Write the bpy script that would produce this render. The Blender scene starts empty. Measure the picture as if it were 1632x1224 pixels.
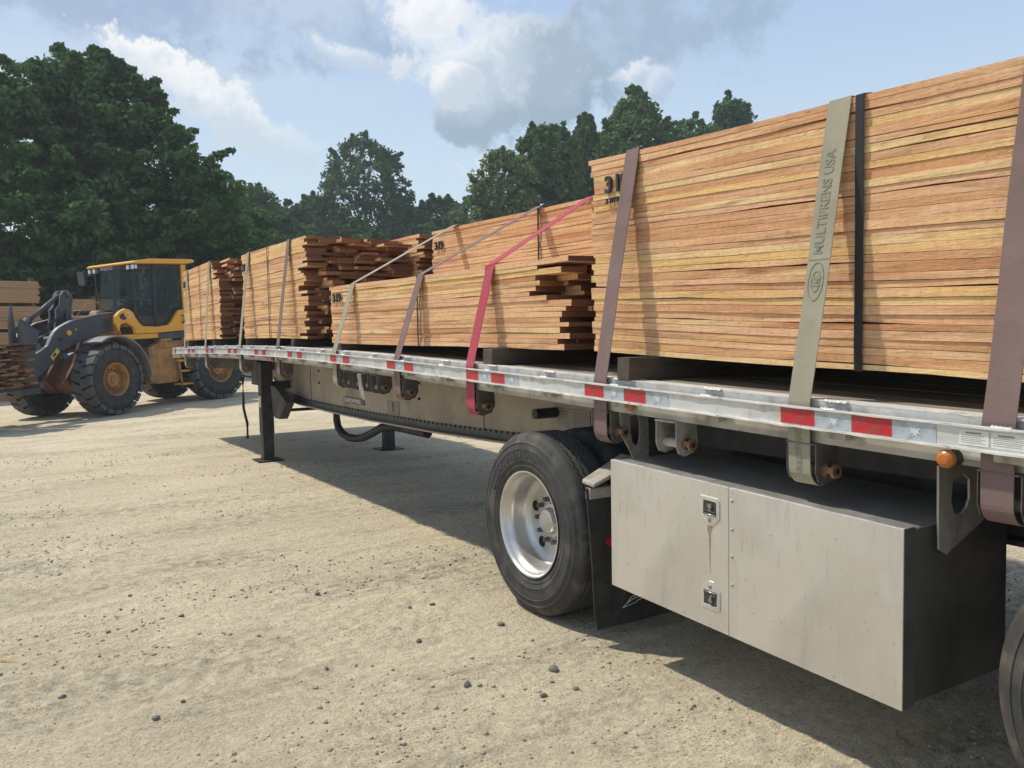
import bpy, math, random
import numpy as np
from mathutils import Matrix, Vector
random.seed(7)
rng = np.random.default_rng(11)
sc = bpy.context.scene
C = sc.collection
R = math.radians

# ------------------------------------------------------------------ camera, world, sun, exposure
CAM_H = 1.57
cam = bpy.data.cameras.new('camera'); cam_o = bpy.data.objects.new('camera', cam); C.objects.link(cam_o)
_r = Vector((0.851331, -0.524334, -0.017575)); _u = Vector((0.047030, 0.042910, 0.997971)); _f = Vector((0.522516, 0.850431, -0.061190))
mw = Matrix(((_r.x, _u.x, -_f.x, 0), (_r.y, _u.y, -_f.y, 0), (_r.z, _u.z, -_f.z, CAM_H), (0, 0, 0, 1)))
cam_o.matrix_world = mw
cam.sensor_width = 36; cam.lens = 29.89; cam.clip_start = .05; cam.clip_end = 2000
sc.camera = cam_o
sc.view_settings.view_transform = 'Standard'; sc.view_settings.look = 'None'
sc.view_settings.gamma = 1; sc.view_settings.use_curve_mapping = False
sc.view_settings.exposure = 0.0
sc.cycles.use_denoising = True
sc.cycles.max_bounces = 7; sc.cycles.transparent_max_bounces = 8; sc.cycles.transmission_bounces = 4
sc.cycles.volume_bounces = 0

SUNV = Vector((-.38, .55, 1.0)).normalized()
sun = bpy.data.lights.new('sun', 'SUN'); sun.energy = 4.3; sun.angle = R(1.7); sun.color = (1, .935, .80)
sun_o = bpy.data.objects.new('sun', sun); C.objects.link(sun_o)
sun_o.rotation_euler = SUNV.to_track_quat('Z', 'Y').to_euler(); sun_o.location = (-20, 30, 60)

world = bpy.data.worlds.new('World'); sc.world = world; world.use_nodes = True
def build_world():
    nt = world.node_tree; N = nt.nodes; L = nt.links; N.clear()
    def node(t, **k):
        n = N.new(t)
        for a, b in k.items(): setattr(n, a, b)
        return n
    def setin(n, i, v):
        if v is None: return
        if isinstance(v, bpy.types.NodeSocket): L.new(v, n.inputs[i])
        else: n.inputs[i].default_value = v
    def M(op, a, b=None, c=None, clamp=False):
        n = node('ShaderNodeMath', operation=op, use_clamp=clamp)
        setin(n, 0, a); setin(n, 1, b); setin(n, 2, c); return n.outputs[0]
    def dot(a, v):
        n = node('ShaderNodeVectorMath', operation='DOT_PRODUCT'); setin(n, 0, a); setin(n, 1, v); return n.outputs['Value']
    def smooth(v, a, b):
        n = node('ShaderNodeMapRange', interpolation_type='SMOOTHSTEP'); setin(n, 0, v); n.inputs[1].default_value = a; n.inputs[2].default_value = b; return n.outputs[0]
    def mix(f, a, b):
        n = node('ShaderNodeMix', data_type='RGBA'); setin(n, 0, f); setin(n, 6, a); setin(n, 7, b); return n.outputs[2]
    tc = node('ShaderNodeTexCoord')
    nm = node('ShaderNodeVectorMath', operation='NORMALIZE'); L.new(tc.outputs['Generated'], nm.inputs[0]); D = nm.outputs[0]
    sky = node('ShaderNodeTexSky', sky_type='NISHITA', sun_disc=False)
    sky.sun_elevation = math.asin(SUNV.z); sky.sun_rotation = math.atan2(SUNV.x, SUNV.y)
    sky.air_density = 1.3; sky.dust_density = 2.0; sky.ozone_density = 1.5; sky.altitude = 200
    def noise(scale, detail=7, rough=.6, stretch=(1, 1, 1), dist=0):
        mp = node('ShaderNodeMapping'); L.new(D, mp.inputs[0]); mp.inputs['Scale'].default_value = stretch
        n = node('ShaderNodeTexNoise'); L.new(mp.outputs[0], n.inputs['Vector']); n.inputs['Scale'].default_value = scale
        n.inputs['Detail'].default_value = detail; n.inputs['Roughness'].default_value = rough; n.inputs['Distortion'].default_value = dist
        return n.outputs[0]
    sep = node('ShaderNodeSeparateXYZ'); L.new(D, sep.inputs[0]); el = sep.outputs['Z']
    K = 10.0
    def col(r, g, b): return (r * K, g * K, b * K, 1)
    # bright summer haze, strongest near the horizon
    skyc = mix(smooth(el, .04, .46), col(.70, .86, .95), col(.40, .55, .84))
    base = mix(M('MULTIPLY_ADD', smooth(el, .40, .9), -.25, .95), sky.outputs[0], skyc)
    # thin high cloud
    n1 = noise(2.4, 8, .55, (1, 1, 2.6), .3)
    thin = M('MULTIPLY', smooth(n1, .46, .72), .5)
    base = mix(thin, base, col(.68, .77, .84))
    nb = noise(15, 9, .66); ns = noise(2.6, 3, .5); nf = noise(15, 6, .6)
    def blob(c, ra, rb, rot, k, e0, e1, src=nb):
        c = Vector(c).normalized(); r = c.cross(Vector((0, 0, 1))).normalized(); u = r.cross(c).normalized()
        a = R(rot); r2 = r * math.cos(a) + u * math.sin(a); u2 = u * math.cos(a) - r * math.sin(a)
        A = M('MULTIPLY', dot(D, r2), 1 / ra); B = M('MULTIPLY', dot(D, u2), 1 / rb)
        q = M('SQRT', M('ADD', M('MULTIPLY', A, A), M('MULTIPLY', B, B)))
        q = M('MULTIPLY_ADD', M('SUBTRACT', src, .5), k * 2.9, q)
        m = M('SUBTRACT', 1.0, smooth(q, e0, e1))
        front = M('GREATER_THAN', dot(D, c), 0)
        return M('MULTIPLY', m, front), A, B, q
    out = base
    # scattered cumulus all round the sky
    n3 = noise(3.1, 9, .58, (1, 1, 1.9), .2)
    cm = M('MULTIPLY', smooth(n3, .55, .66), smooth(el, .34, .50))
    out = mix(M('MULTIPLY', cm, .8), out, mix(smooth(nb, .35, .65), col(.55, .62, .70), col(1.0, 1.0, .99)))
    def puff(c, ra, rb, rot, white, grey, op=1, k=1.6, e0=.75, e1=1.05, gA=.5, gB=1.2, src=nb):
        nonlocal out
        m, A, B, q = blob(c, ra, rb, rot, k, e0, e1, src)
        s = M('ADD', M('MULTIPLY', B, gB), M('MULTIPLY', A, -gA))
        s = M('ADD', s, M('MULTIPLY', M('SUBTRACT', ns, .5), 2.2))
        s = M('ADD', s, M('MULTIPLY', M('SUBTRACT', nb, .5), 6.0))
        cc = mix(smooth(s, -.75, .95), grey, white)
        out = mix(M('MULTIPLY', m, op), out, cc)
    g1 = col(.36, .47, .58)
    # dim blue-grey layer upper left, then the long bank of lit cumulus below it
    puff((.12, .93, .345), .26, .050, -6, col(.50, .60, .76), col(.37, .47, .65), .8, 1.3, .5, 1.2, .2, .4)
    puff((.33, .89, .335), .13, .035, -12, col(.56, .66, .80), col(.38, .49, .67), .7, 1.5, .5, 1.25)
    puff((.165, .948, .270), .062, .024, -26, col(1.0, 1.0, .98), col(.66, .75, .85), 1, 1.9, .6, 1.1)
    puff((.215, .944, .246), .070, .026, -30, col(.98, .99, 1.0), col(.66, .75, .85), 1, 1.9, .6, 1.15)
    puff((.255, .938, .228), .080, .026, -28, col(.86, .90, .94), col(.62, .72, .82), .8, 1.9, .45, 1.3)
    puff((.34, .895, .305), .05, .014, -20, col(.86, .92, .98), col(.6, .7, .82), .8, 2.4, .3, 1.3)
    # the large cumulus: a soft blue-grey wing to the right, a pale body with a grey base, a white head
    puff((.585, .755, .305), .175, .065, 14, col(.46, .58, .72), col(.36, .48, .62), .85, 1.2, .45, 1.25, .1, .5)
    puff((.53, .80, .262), .105, .055, 10, col(.44, .55, .66), col(.33, .44, .56), .9, 1.2, .55, 1.2, .3, .8)
    puff((.487, .824, .258), .082, .060, 0, col(.62, .72, .80), g1, .95, 1.1, .66, 1.16, .7, 1.6)
    puff((.505, .815, .305), .110, .060, 10, col(.78, .85, .90), col(.40, .50, .62), .95, 1.3, .60, 1.15, 1.0, .9)
    puff((.466, .832, .300), .062, .052, 0, col(.84, .90, .95), col(.54, .65, .76), .95, .8, .55, 1.25, .8, .9)
    puff((.432, .842, .350), .056, .052, 0, col(.98, .99, 1.0), col(.76, .83, .90), .95, .9, .66, 1.14, .9, 1.0)
    puff((.452, .853, .278), .030, .026, 0, col(.95, .97, .98), col(.62, .71, .80), .9, 1.3, .7, 1.1)
    puff((.617, .738, .276), .028, .017, 0, col(.86, .91, .98), col(.56, .66, .80), .9, 2.8, .35, 1.15, src=nf)
    puff((.648, .713, .272), .020, .015, 30, col(.74, .81, .92), col(.5, .6, .76), .7, 2.8, .3, 1.2, src=nf)
    puff((.50, .84, .185), .045, .018, 10, col(.90, .91, .92), col(.72, .78, .85), .8, 1.8, .5, 1.2)
    bg = node('ShaderNodeBackground'); L.new(out, bg.inputs[0]); bg.inputs[1].default_value = .1
    o = node('ShaderNodeOutputWorld'); L.new(bg.outputs[0], o.inputs[0])
build_world()

# ------------------------------------------------------------------ materials
def mat(name, c1, c2=None, rough=.7, metal=0.0, scale=8, stretch=(1, 1, 1), bump=0.0, bscale=None, dirt=None, dscale=3, dlo=.5, dhi=.7, damt=.8, spec=.4, coords='Object', detail=5, bstretch=None):
    m = bpy.data.materials.new(name); m.use_nodes = True; nt = m.node_tree; N = nt.nodes; L = nt.links
    p = N['Principled BSDF']; p.inputs['Roughness'].default_value = rough; p.inputs['Metallic'].default_value = metal
    p.inputs['Specular IOR Level'].default_value = spec
    tc = N.new('ShaderNodeTexCoord')
    def noise(sc_, st, det=detail):
        mp = N.new('ShaderNodeMapping'); L.new(tc.outputs[coords], mp.inputs[0]); mp.inputs['Scale'].default_value = st
        n = N.new('ShaderNodeTexNoise'); L.new(mp.outputs[0], n.inputs['Vector']); n.inputs['Scale'].default_value = sc_; n.inputs['Detail'].default_value = det; n.inputs['Roughness'].default_value = .6
        return n.outputs[0]
    c1 = (*c1, 1); c2 = (*(c2 or c1[:3]), 1)
    mx = N.new('ShaderNodeMix'); mx.data_type = 'RGBA'; mx.inputs[6].default_value = c1; mx.inputs[7].default_value = c2
    mr = N.new('ShaderNodeMapRange'); mr.inputs[1].default_value = .32; mr.inputs[2].default_value = .68
    L.new(noise(scale, stretch), mr.inputs[0]); L.new(mr.outputs[0], mx.inputs[0]); out = mx.outputs[2]
    if dirt:
        mr2 = N.new('ShaderNodeMapRange'); mr2.inputs[1].default_value = dlo; mr2.inputs[2].default_value = dhi; mr2.inputs[4].default_value = damt
        L.new(noise(dscale, (1, 1, 1), 8), mr2.inputs[0])
        m3 = N.new('ShaderNodeMix'); m3.data_type = 'RGBA'; L.new(mr2.outputs[0], m3.inputs[0]); L.new(out, m3.inputs[6]); m3.inputs[7].default_value = (*dirt, 1); out = m3.outputs[2]
    L.new(out, p.inputs['Base Color'])
    if bump:
        b = N.new('ShaderNodeBump'); b.inputs['Strength'].default_value = bump; b.inputs['Distance'].default_value = .01
        L.new(noise(bscale or scale * 4, bstretch or stretch), b.inputs['Height']); L.new(b.outputs[0], p.inputs['Normal'])
    return m

MT = {}
MT['alu'] = mat('dull_aluminium', (.65, .645, .62), (.52, .515, .49), .45, .22, 6, (1, .4, 1), .15, 60, dirt=(.28, .245, .19), dscale=11, dlo=.48, dhi=.72, damt=.75)
MT['alu_bright'] = mat('bright_aluminium', (.80, .79, .75), (.60, .59, .55), .42, .3, 30, (1, .3, 1), .3, 90, dirt=(.20, .15, .10), dscale=25, dlo=.60, dhi=.70, damt=.7)
MT['weld'] = mat('weld_aluminium', (.82, .82, .80), (.70, .70, .68), .35, .5, 60, (1, 1, 1), .8, 200)
MT['beam_side'] = mat('stained_side_beam', (.47, .45, .40), (.34, .31, .26), .5, .35, 7, (1, .6, 1), .15, 60, dirt=(.12, .09, .065), dscale=5, dlo=.50, dhi=.68, damt=.75)
MT['beam'] = mat('dusty_main_beam', (.40, .345, .265), (.30, .255, .195), .6, .1, 3, (1, 1, 1), .1, 40, dirt=(.17, .145, .115), dscale=2.2, dlo=.48, dhi=.7, damt=.6)
MT['band'] = mat('dark_flange_band', (.15, .145, .13), (.10, .095, .085), .6, .2, 12)
MT['black'] = mat('black_steel', (.018, .018, .019), (.045, .042, .038), .55, .1, 9, bump=.1, dirt=(.12, .10, .08), dscale=6, dlo=.56, dhi=.78, damt=.35)
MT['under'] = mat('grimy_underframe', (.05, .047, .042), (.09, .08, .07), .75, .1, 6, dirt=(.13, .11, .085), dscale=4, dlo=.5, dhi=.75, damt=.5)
MT['bracket'] = mat('galvanised_bracket', (.42, .385, .33), (.30, .275, .235), .5, .2, 14, bump=.1, dirt=(.14, .09, .055), dscale=12, dlo=.55, dhi=.75, damt=.6)
MT['winch'] = mat('winch_steel', (.10, .095, .088), (.17, .15, .13), .5, .4, 25, bump=.15, dirt=(.22, .10, .045), dscale=16, dlo=.55, dhi=.68, damt=.75)
MT['rust'] = mat('rusty_winch_cap', (.30, .17, .085), (.14, .075, .04), .6, .3, 40, bump=.2)
MT['hole'] = mat('dark_hole', (.008, .008, .008), None, .9)
MT['deck'] = mat('worn_deck_board', (.27, .235, .185), (.19, .165, .13), .75, .1, 5, (3, .25, 1), .4, 60, dirt=(.36, .33, .28), dscale=5, dlo=.5, dhi=.75, damt=.6, bstretch=(4, .15, 1))
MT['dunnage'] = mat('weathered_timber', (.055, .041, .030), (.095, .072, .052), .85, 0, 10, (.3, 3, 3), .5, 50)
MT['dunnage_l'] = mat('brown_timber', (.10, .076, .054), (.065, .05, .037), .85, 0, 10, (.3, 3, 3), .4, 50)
MT['red'] = mat('red_reflective', (.50, .022, .03), (.38, .018, .024), .35, 0, 20, dirt=(.26, .085, .07), dscale=24, dlo=.46, dhi=.66, damt=.75)
MT['silver'] = mat('silver_reflective', (.44, .49, .53), (.38, .43, .47), .35, .2, 20, dirt=(.27, .27, .25), dscale=24, dlo=.46, dhi=.66, damt=.75)
MT['emblem'] = mat('white_emblem', (.55, .58, .60), None, .5)
MT['amber'] = mat('amber_lens', (.50, .16, .02), (.36, .11, .015), .35, 0, 30, spec=.6)
MT['redlens'] = mat('red_lens', (.35, .01, .01), None, .25)
MT['sticker'] = mat('white_sticker', (.70, .70, .66), (.6, .6, .56), .5, 0, 30)
MT['ink'] = mat('black_ink', (.02, .02, .025), (.05, .045, .05), .8, 0, 40)
MT['faintink'] = mat('faded_ink', (.19, .185, .145), (.29, .275, .205), .9, 0, 30)
def rubber(name, c, c2, dirt, amt):
    return mat(name, c, c2, .72, 0, 12, bump=.15, bscale=60, dirt=dirt, dscale=7, dlo=.48, dhi=.72, damt=amt, spec=.3)
MT['tyre'] = rubber('tyre_rubber', (.034, .034, .034), (.055, .053, .050), (.15, .13, .10), .5)
MT['shoulder'] = rubber('muddy_shoulder', (.035, .034, .033), (.06, .054, .048), (.17, .145, .115), .75)
MT['tread'] = rubber('skylit_dusty_tread', (.085, .083, .078), (.062, .060, .057), (.17, .15, .115), .5)  # lighter rubber: skylight on the tread put into the colour, with dust
MT['ltyre'] = rubber('dusty_tyre', (.028, .028, .028), (.045, .043, .041), (.13, .12, .10), .35)
MT['lug'] = rubber('worn_lug', (.095, .095, .093), (.060, .060, .060), (.17, .16, .135), .45)
MT['rim'] = mat('polished_rim', (.64, .63, .60), (.52, .51, .48), .36, .75, 5, bump=.05, bscale=30, dirt=(.30, .25, .19), dscale=6, dlo=.5, dhi=.8, damt=.55)
MT['strap_p'] = mat('purple_webbing', (.215, .145, .130), (.175, .112, .108), .9, 0, 6, bump=.3, bscale=220, dirt=(.15, .115, .10), dscale=5, dlo=.5, dhi=.8, damt=.7)
MT['strap_b'] = mat('khaki_webbing', (.335, .315, .23), (.28, .26, .19), .9, 0, 6, bump=.3, bscale=220, dirt=(.22, .20, .15), dscale=5, dlo=.5, dhi=.8, damt=.5)
MT['strap_r'] = mat('red_webbing', (.42, .045, .08), (.34, .06, .08), .9, 0, 6, bump=.3, bscale=220, dirt=(.28, .14, .13), dscale=5, dlo=.52, dhi=.8, damt=.5)
MT['banding'] = mat('black_banding', (.018, .016, .018), None, .5)
MT['yel'] = mat('loader_yellow', (.76, .36, .035), (.66, .31, .03), .45, 0, 4, dirt=(.36, .22, .09), dscale=3, dlo=.55, dhi=.85, damt=.5)
MT['yeld'] = mat('dusty_loader_yellow', (.46, .23, .06), (.32, .165, .055), .7, 0, 5, dirt=(.18, .11, .065), dscale=5, dlo=.42, dhi=.7, damt=.8)
MT['axle'] = mat('rusty_axle', (.20, .095, .045), (.12, .06, .035), .8, 0, 7, dirt=(.17, .12, .08), dscale=5, dlo=.45, dhi=.75, damt=.6)
MT['grey'] = mat('dark_grey_paint', (.042, .045, .052), (.062, .064, .070), .5, 0, 4, dirt=(.15, .14, .125), dscale=4, dlo=.52, dhi=.8, damt=.4)
MT['greyedge'] = mat('worn_grey_edge', (.30, .30, .30), (.2, .2, .2), .5, .1, 9)
MT['fender'] = mat('dusty_fender', (.24, .23, .21), (.13, .125, .12), .65, 0, 5)
MT['chrome'] = mat('chrome_rod', (.75, .75, .75), None, .2, 1)
MT['lamp'] = mat('lamp_glass', (.75, .76, .78), (.55, .56, .6), .15, .3, 30)
MT['skin'] = mat('skin', (.42, .22, .15), None, .6)
MT['shirt'] = mat('blue_shirt', (.05, .13, .26), (.04, .10, .2), .9)
MT['trousers'] = mat('dark_trousers', (.02, .025, .04), None, .9)
MT['cap'] = mat('dark_cap', (.03, .03, .03), None, .8)
MT['seat'] = mat('seat_fabric', (.03, .03, .033), None, .9)
MT['yplate'] = mat('yellow_plate', (.75, .55, .03), (.6, .42, .03), .5)
MT['pole'] = mat('weathered_pole', (.22, .21, .19), (.15, .14, .13), .9)
MT['bark'] = mat('tree_bark', (.07, .055, .04), (.11, .09, .065), .9, 0, 6, (1, 1, .3), .6, 20)
MT['rock'] = mat('grey_stone', (.21, .195, .165), (.125, .118, .10), .85, 0, 25, bump=.4, coords='Generated')
MT['pebbles'] = mat('pebble_mix', (.20, .185, .155), (.48, .42, .30), .9, 0, 34, coords='Object')

def mat_boxmetal():
    m = mat('brushed_box_metal', (.75, .73, .69), (.63, .61, .57), .34, .78, 1.6, (1, 1.4, .6), .0, 90, dirt=(.46, .42, .36), dscale=3.4, dlo=.5, dhi=.85, damt=.5)
    nt = m.node_tree; N = nt.nodes; L = nt.links; p = N['Principled BSDF']; tc = N.new('ShaderNodeTexCoord')
    def noise(sc_, st, det=4, rough=.6):
        mp = N.new('ShaderNodeMapping'); L.new(tc.outputs['Object'], mp.inputs[0]); mp.inputs['Scale'].default_value = st
        n = N.new('ShaderNodeTexNoise'); L.new(mp.outputs[0], n.inputs['Vector']); n.inputs['Scale'].default_value = sc_; n.inputs['Detail'].default_value = det; n.inputs['Roughness'].default_value = rough
        return n.outputs[0]
    def rr(v, a, b, lo, hi):
        q = N.new('ShaderNodeMapRange'); q.inputs[1].default_value = a; q.inputs[2].default_value = b; q.inputs[3].default_value = lo; q.inputs[4].default_value = hi; L.new(v, q.inputs[0]); return q.outputs[0]
    L.new(rr(noise(5, (1, 1, .4), 8, .7), .3, .7, .26, .52), p.inputs['Roughness'])
    # sheet that is not quite flat, with fine brushing
    a = N.new('ShaderNodeBump'); a.inputs['Strength'].default_value = .22; a.inputs['Distance'].default_value = .05; L.new(noise(2.2, (1, 1, 1), 2), a.inputs['Height'])
    b = N.new('ShaderNodeBump'); b.inputs['Strength'].default_value = .10; b.inputs['Distance'].default_value = .002; L.new(noise(1, (200, 9, 260), 3), b.inputs['Height']); L.new(a.outputs[0], b.inputs['Normal']); L.new(b.outputs[0], p.inputs['Normal'])
    # scuffs, scratches and grey water marks
    src = p.inputs['Base Color'].links[0].from_socket
    for val, colr, lo, hi, am in ((noise(1, (4, 38, 5), 6, .7), (.40, .39, .37), .60, .66, .30), (noise(1, (6, 5, 1.1), 7, .7), (.50, .47, .42), .52, .70, .6), (noise(46, (1, 1, 1), 2, .5), (.30, .28, .25), .70, .74, .45)):
        mx = N.new('ShaderNodeMix'); mx.data_type = 'RGBA'; L.new(rr(val, lo, hi, 0, am), mx.inputs[0]); L.new(src, mx.inputs[6]); mx.inputs[7].default_value = (*colr, 1); src = mx.outputs[2]
    L.new(src, p.inputs['Base Color'])
    return m
MT['box'] = mat_boxmetal()
MT['boxdark'] = mat('shaded_grimy_end_panel', (.24, .225, .20), (.13, .122, .108), .42, .6, 3, dirt=(.13, .115, .09), dscale=3, dlo=.5, dhi=.8, damt=.4)  # box metal darkened to hold the deep shade of the rear end, plus grime

def mat_wood(name, ramp, endc):
    m = bpy.data.materials.new(name); m.use_nodes = True; nt = m.node_tree; N = nt.nodes; L = nt.links
    p = N['Principled BSDF']; p.inputs['Roughness'].default_value = .82; p.inputs['Specular IOR Level'].default_value = .25
    oi = N.new('ShaderNodeObjectInfo'); tc = N.new('ShaderNodeTexCoord'); geo = N.new('ShaderNodeNewGeometry')
    off = N.new('ShaderNodeVectorMath'); off.operation = 'MULTIPLY'; L.new(oi.outputs['Random'], off.inputs[0]); off.inputs[1].default_value = (37, 53, 29)
    def noise(sc_, st, det, rough=.6, dist=0.0):
        mp = N.new('ShaderNodeMapping'); L.new(tc.outputs['Object'], mp.inputs[0]); mp.inputs['Scale'].default_value = st
        ad = N.new('ShaderNodeVectorMath'); ad.operation = 'ADD'; L.new(mp.outputs[0], ad.inputs[0]); L.new(off.outputs[0], ad.inputs[1])
        n = N.new('ShaderNodeTexNoise'); L.new(ad.outputs[0], n.inputs['Vector']); n.inputs['Scale'].default_value = sc_; n.inputs['Detail'].default_value = det
        n.inputs['Roughness'].default_value = rough; n.inputs['Distortion'].default_value = dist
        return n.outputs[0]
    cr = N.new('ShaderNodeValToRGB'); cr.color_ramp.interpolation = 'LINEAR'
    e = cr.color_ramp.elements
    while len(e) > 1: e.remove(e[-1])
    for i, (pos, c) in enumerate(ramp):
        q = e[0] if i == 0 else e.new(pos)
        q.position = pos; q.color = (*c, 1)
    # board tone + slow change along the board
    a = N.new('ShaderNodeMath'); a.operation = 'MULTIPLY_ADD'; L.new(noise(1.0, (6, .7, 5), 3), a.inputs[0]); a.inputs[1].default_value = .75; a.inputs[2].default_value = -.37
    b = N.new('ShaderNodeMath'); b.operation = 'ADD'; b.use_clamp = True; L.new(oi.outputs['Random'], b.inputs[0]); L.new(a.outputs[0], b.inputs[1]); L.new(b.outputs[0], cr.inputs[0])
    def mult(src, val, lo, hi, a0, a1):
        mr = N.new('ShaderNodeMapRange'); mr.inputs[1].default_value = a0; mr.inputs[2].default_value = a1; mr.inputs[3].default_value = lo; mr.inputs[4].default_value = hi
        L.new(val, mr.inputs[0])
        mx = N.new('ShaderNodeMix'); mx.data_type = 'RGBA'; mx.blend_type = 'MULTIPLY'; mx.inputs[0].default_value = 1; L.new(src, mx.inputs[6]); L.new(mr.outputs[0], mx.inputs[7]); return mx.outputs[2]
    c = mult(cr.outputs[0], noise(1.0, (30, 2.2, 140), 4), .80, 1.14, .3, .7)       # grain
    c = mult(c, noise(1.0, (8, 34, 10), 3, .7), .90, 1.07, .3, .7)                   # saw marks
    c = mult(c, noise(1.0, (3, 1.8, 16), 5, .7, .5), .55, 1.0, .30, .46)             # stains
    c = mult(c, noise(1.0, (60, 30, 60), 3, .75), .70, 1.0, .30, .42)
    mp3 = N.new('ShaderNodeMapRange'); mp3.inputs[1].default_value = .60; mp3.inputs[2].default_value = .72; mp3.inputs[4].default_value = .55
    L.new(noise(1.0, (4, 1.1, 26), 4, .6), mp3.inputs[0])
    my = N.new('ShaderNodeMix'); my.data_type = 'RGBA'; L.new(mp3.outputs[0], my.inputs[0]); L.new(c, my.inputs[6]); my.inputs[7].default_value = (.76, .47, .15, 1); c = my.outputs[2]
    # end grain is darker brown
    sx = N.new('ShaderNodeSeparateXYZ'); L.new(geo.outputs['True Normal'], sx.inputs[0])
    ab = N.new('ShaderNodeMath'); ab.operation = 'ABSOLUTE'; L.new(sx.outputs['Y'], ab.inputs[0])
    gt = N.new('ShaderNodeMath'); gt.operation = 'GREATER_THAN'; L.new(ab.outputs[0], gt.inputs[0]); gt.inputs[1].default_value = .8
    me = N.new('ShaderNodeMix'); me.data_type = 'RGBA'; L.new(gt.outputs[0], me.inputs[0]); L.new(c, me.inputs[6])
    ec = N.new('ShaderNodeMix'); ec.data_type = 'RGBA'; L.new(oi.outputs['Random'], ec.inputs[0]); ec.inputs[6].default_value = (*endc, 1); ec.inputs[7].default_value = (endc[0] * 1.7, endc[1] * 1.7, endc[2] * 1.7, 1)
    L.new(ec.outputs[2], me.inputs[7]); L.new(me.outputs[2], p.inputs['Base Color'])
    bm = N.new('ShaderNodeBump'); bm.inputs['Strength'].default_value = .8; bm.inputs['Distance'].default_value = .007
    L.new(noise(1.0, (40, 26, 120), 5, .7), bm.inputs['Height']); L.new(bm.outputs[0], p.inputs['Normal'])
    return m
RAMP = [(0, (.60, .31, .145)), (.14, (.71, .42, .225)), (.30, (.75, .455, .26)), (.42, (.60, .30, .145)), (.56, (.76, .465, .25)), (.72, (.76, .47, .185)), (.88, (.80, .56, .29)), (1, (.54, .26, .12))]
MT['wood'] = mat_wood('fresh_sawn_hardwood', RAMP, (.14, .066, .034))
MT['wood_old'] = mat_wood('weathered_lumber', [(p_, tuple(v * .34 for v in c)) for p_, c in RAMP], (.07, .042, .026))

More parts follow.
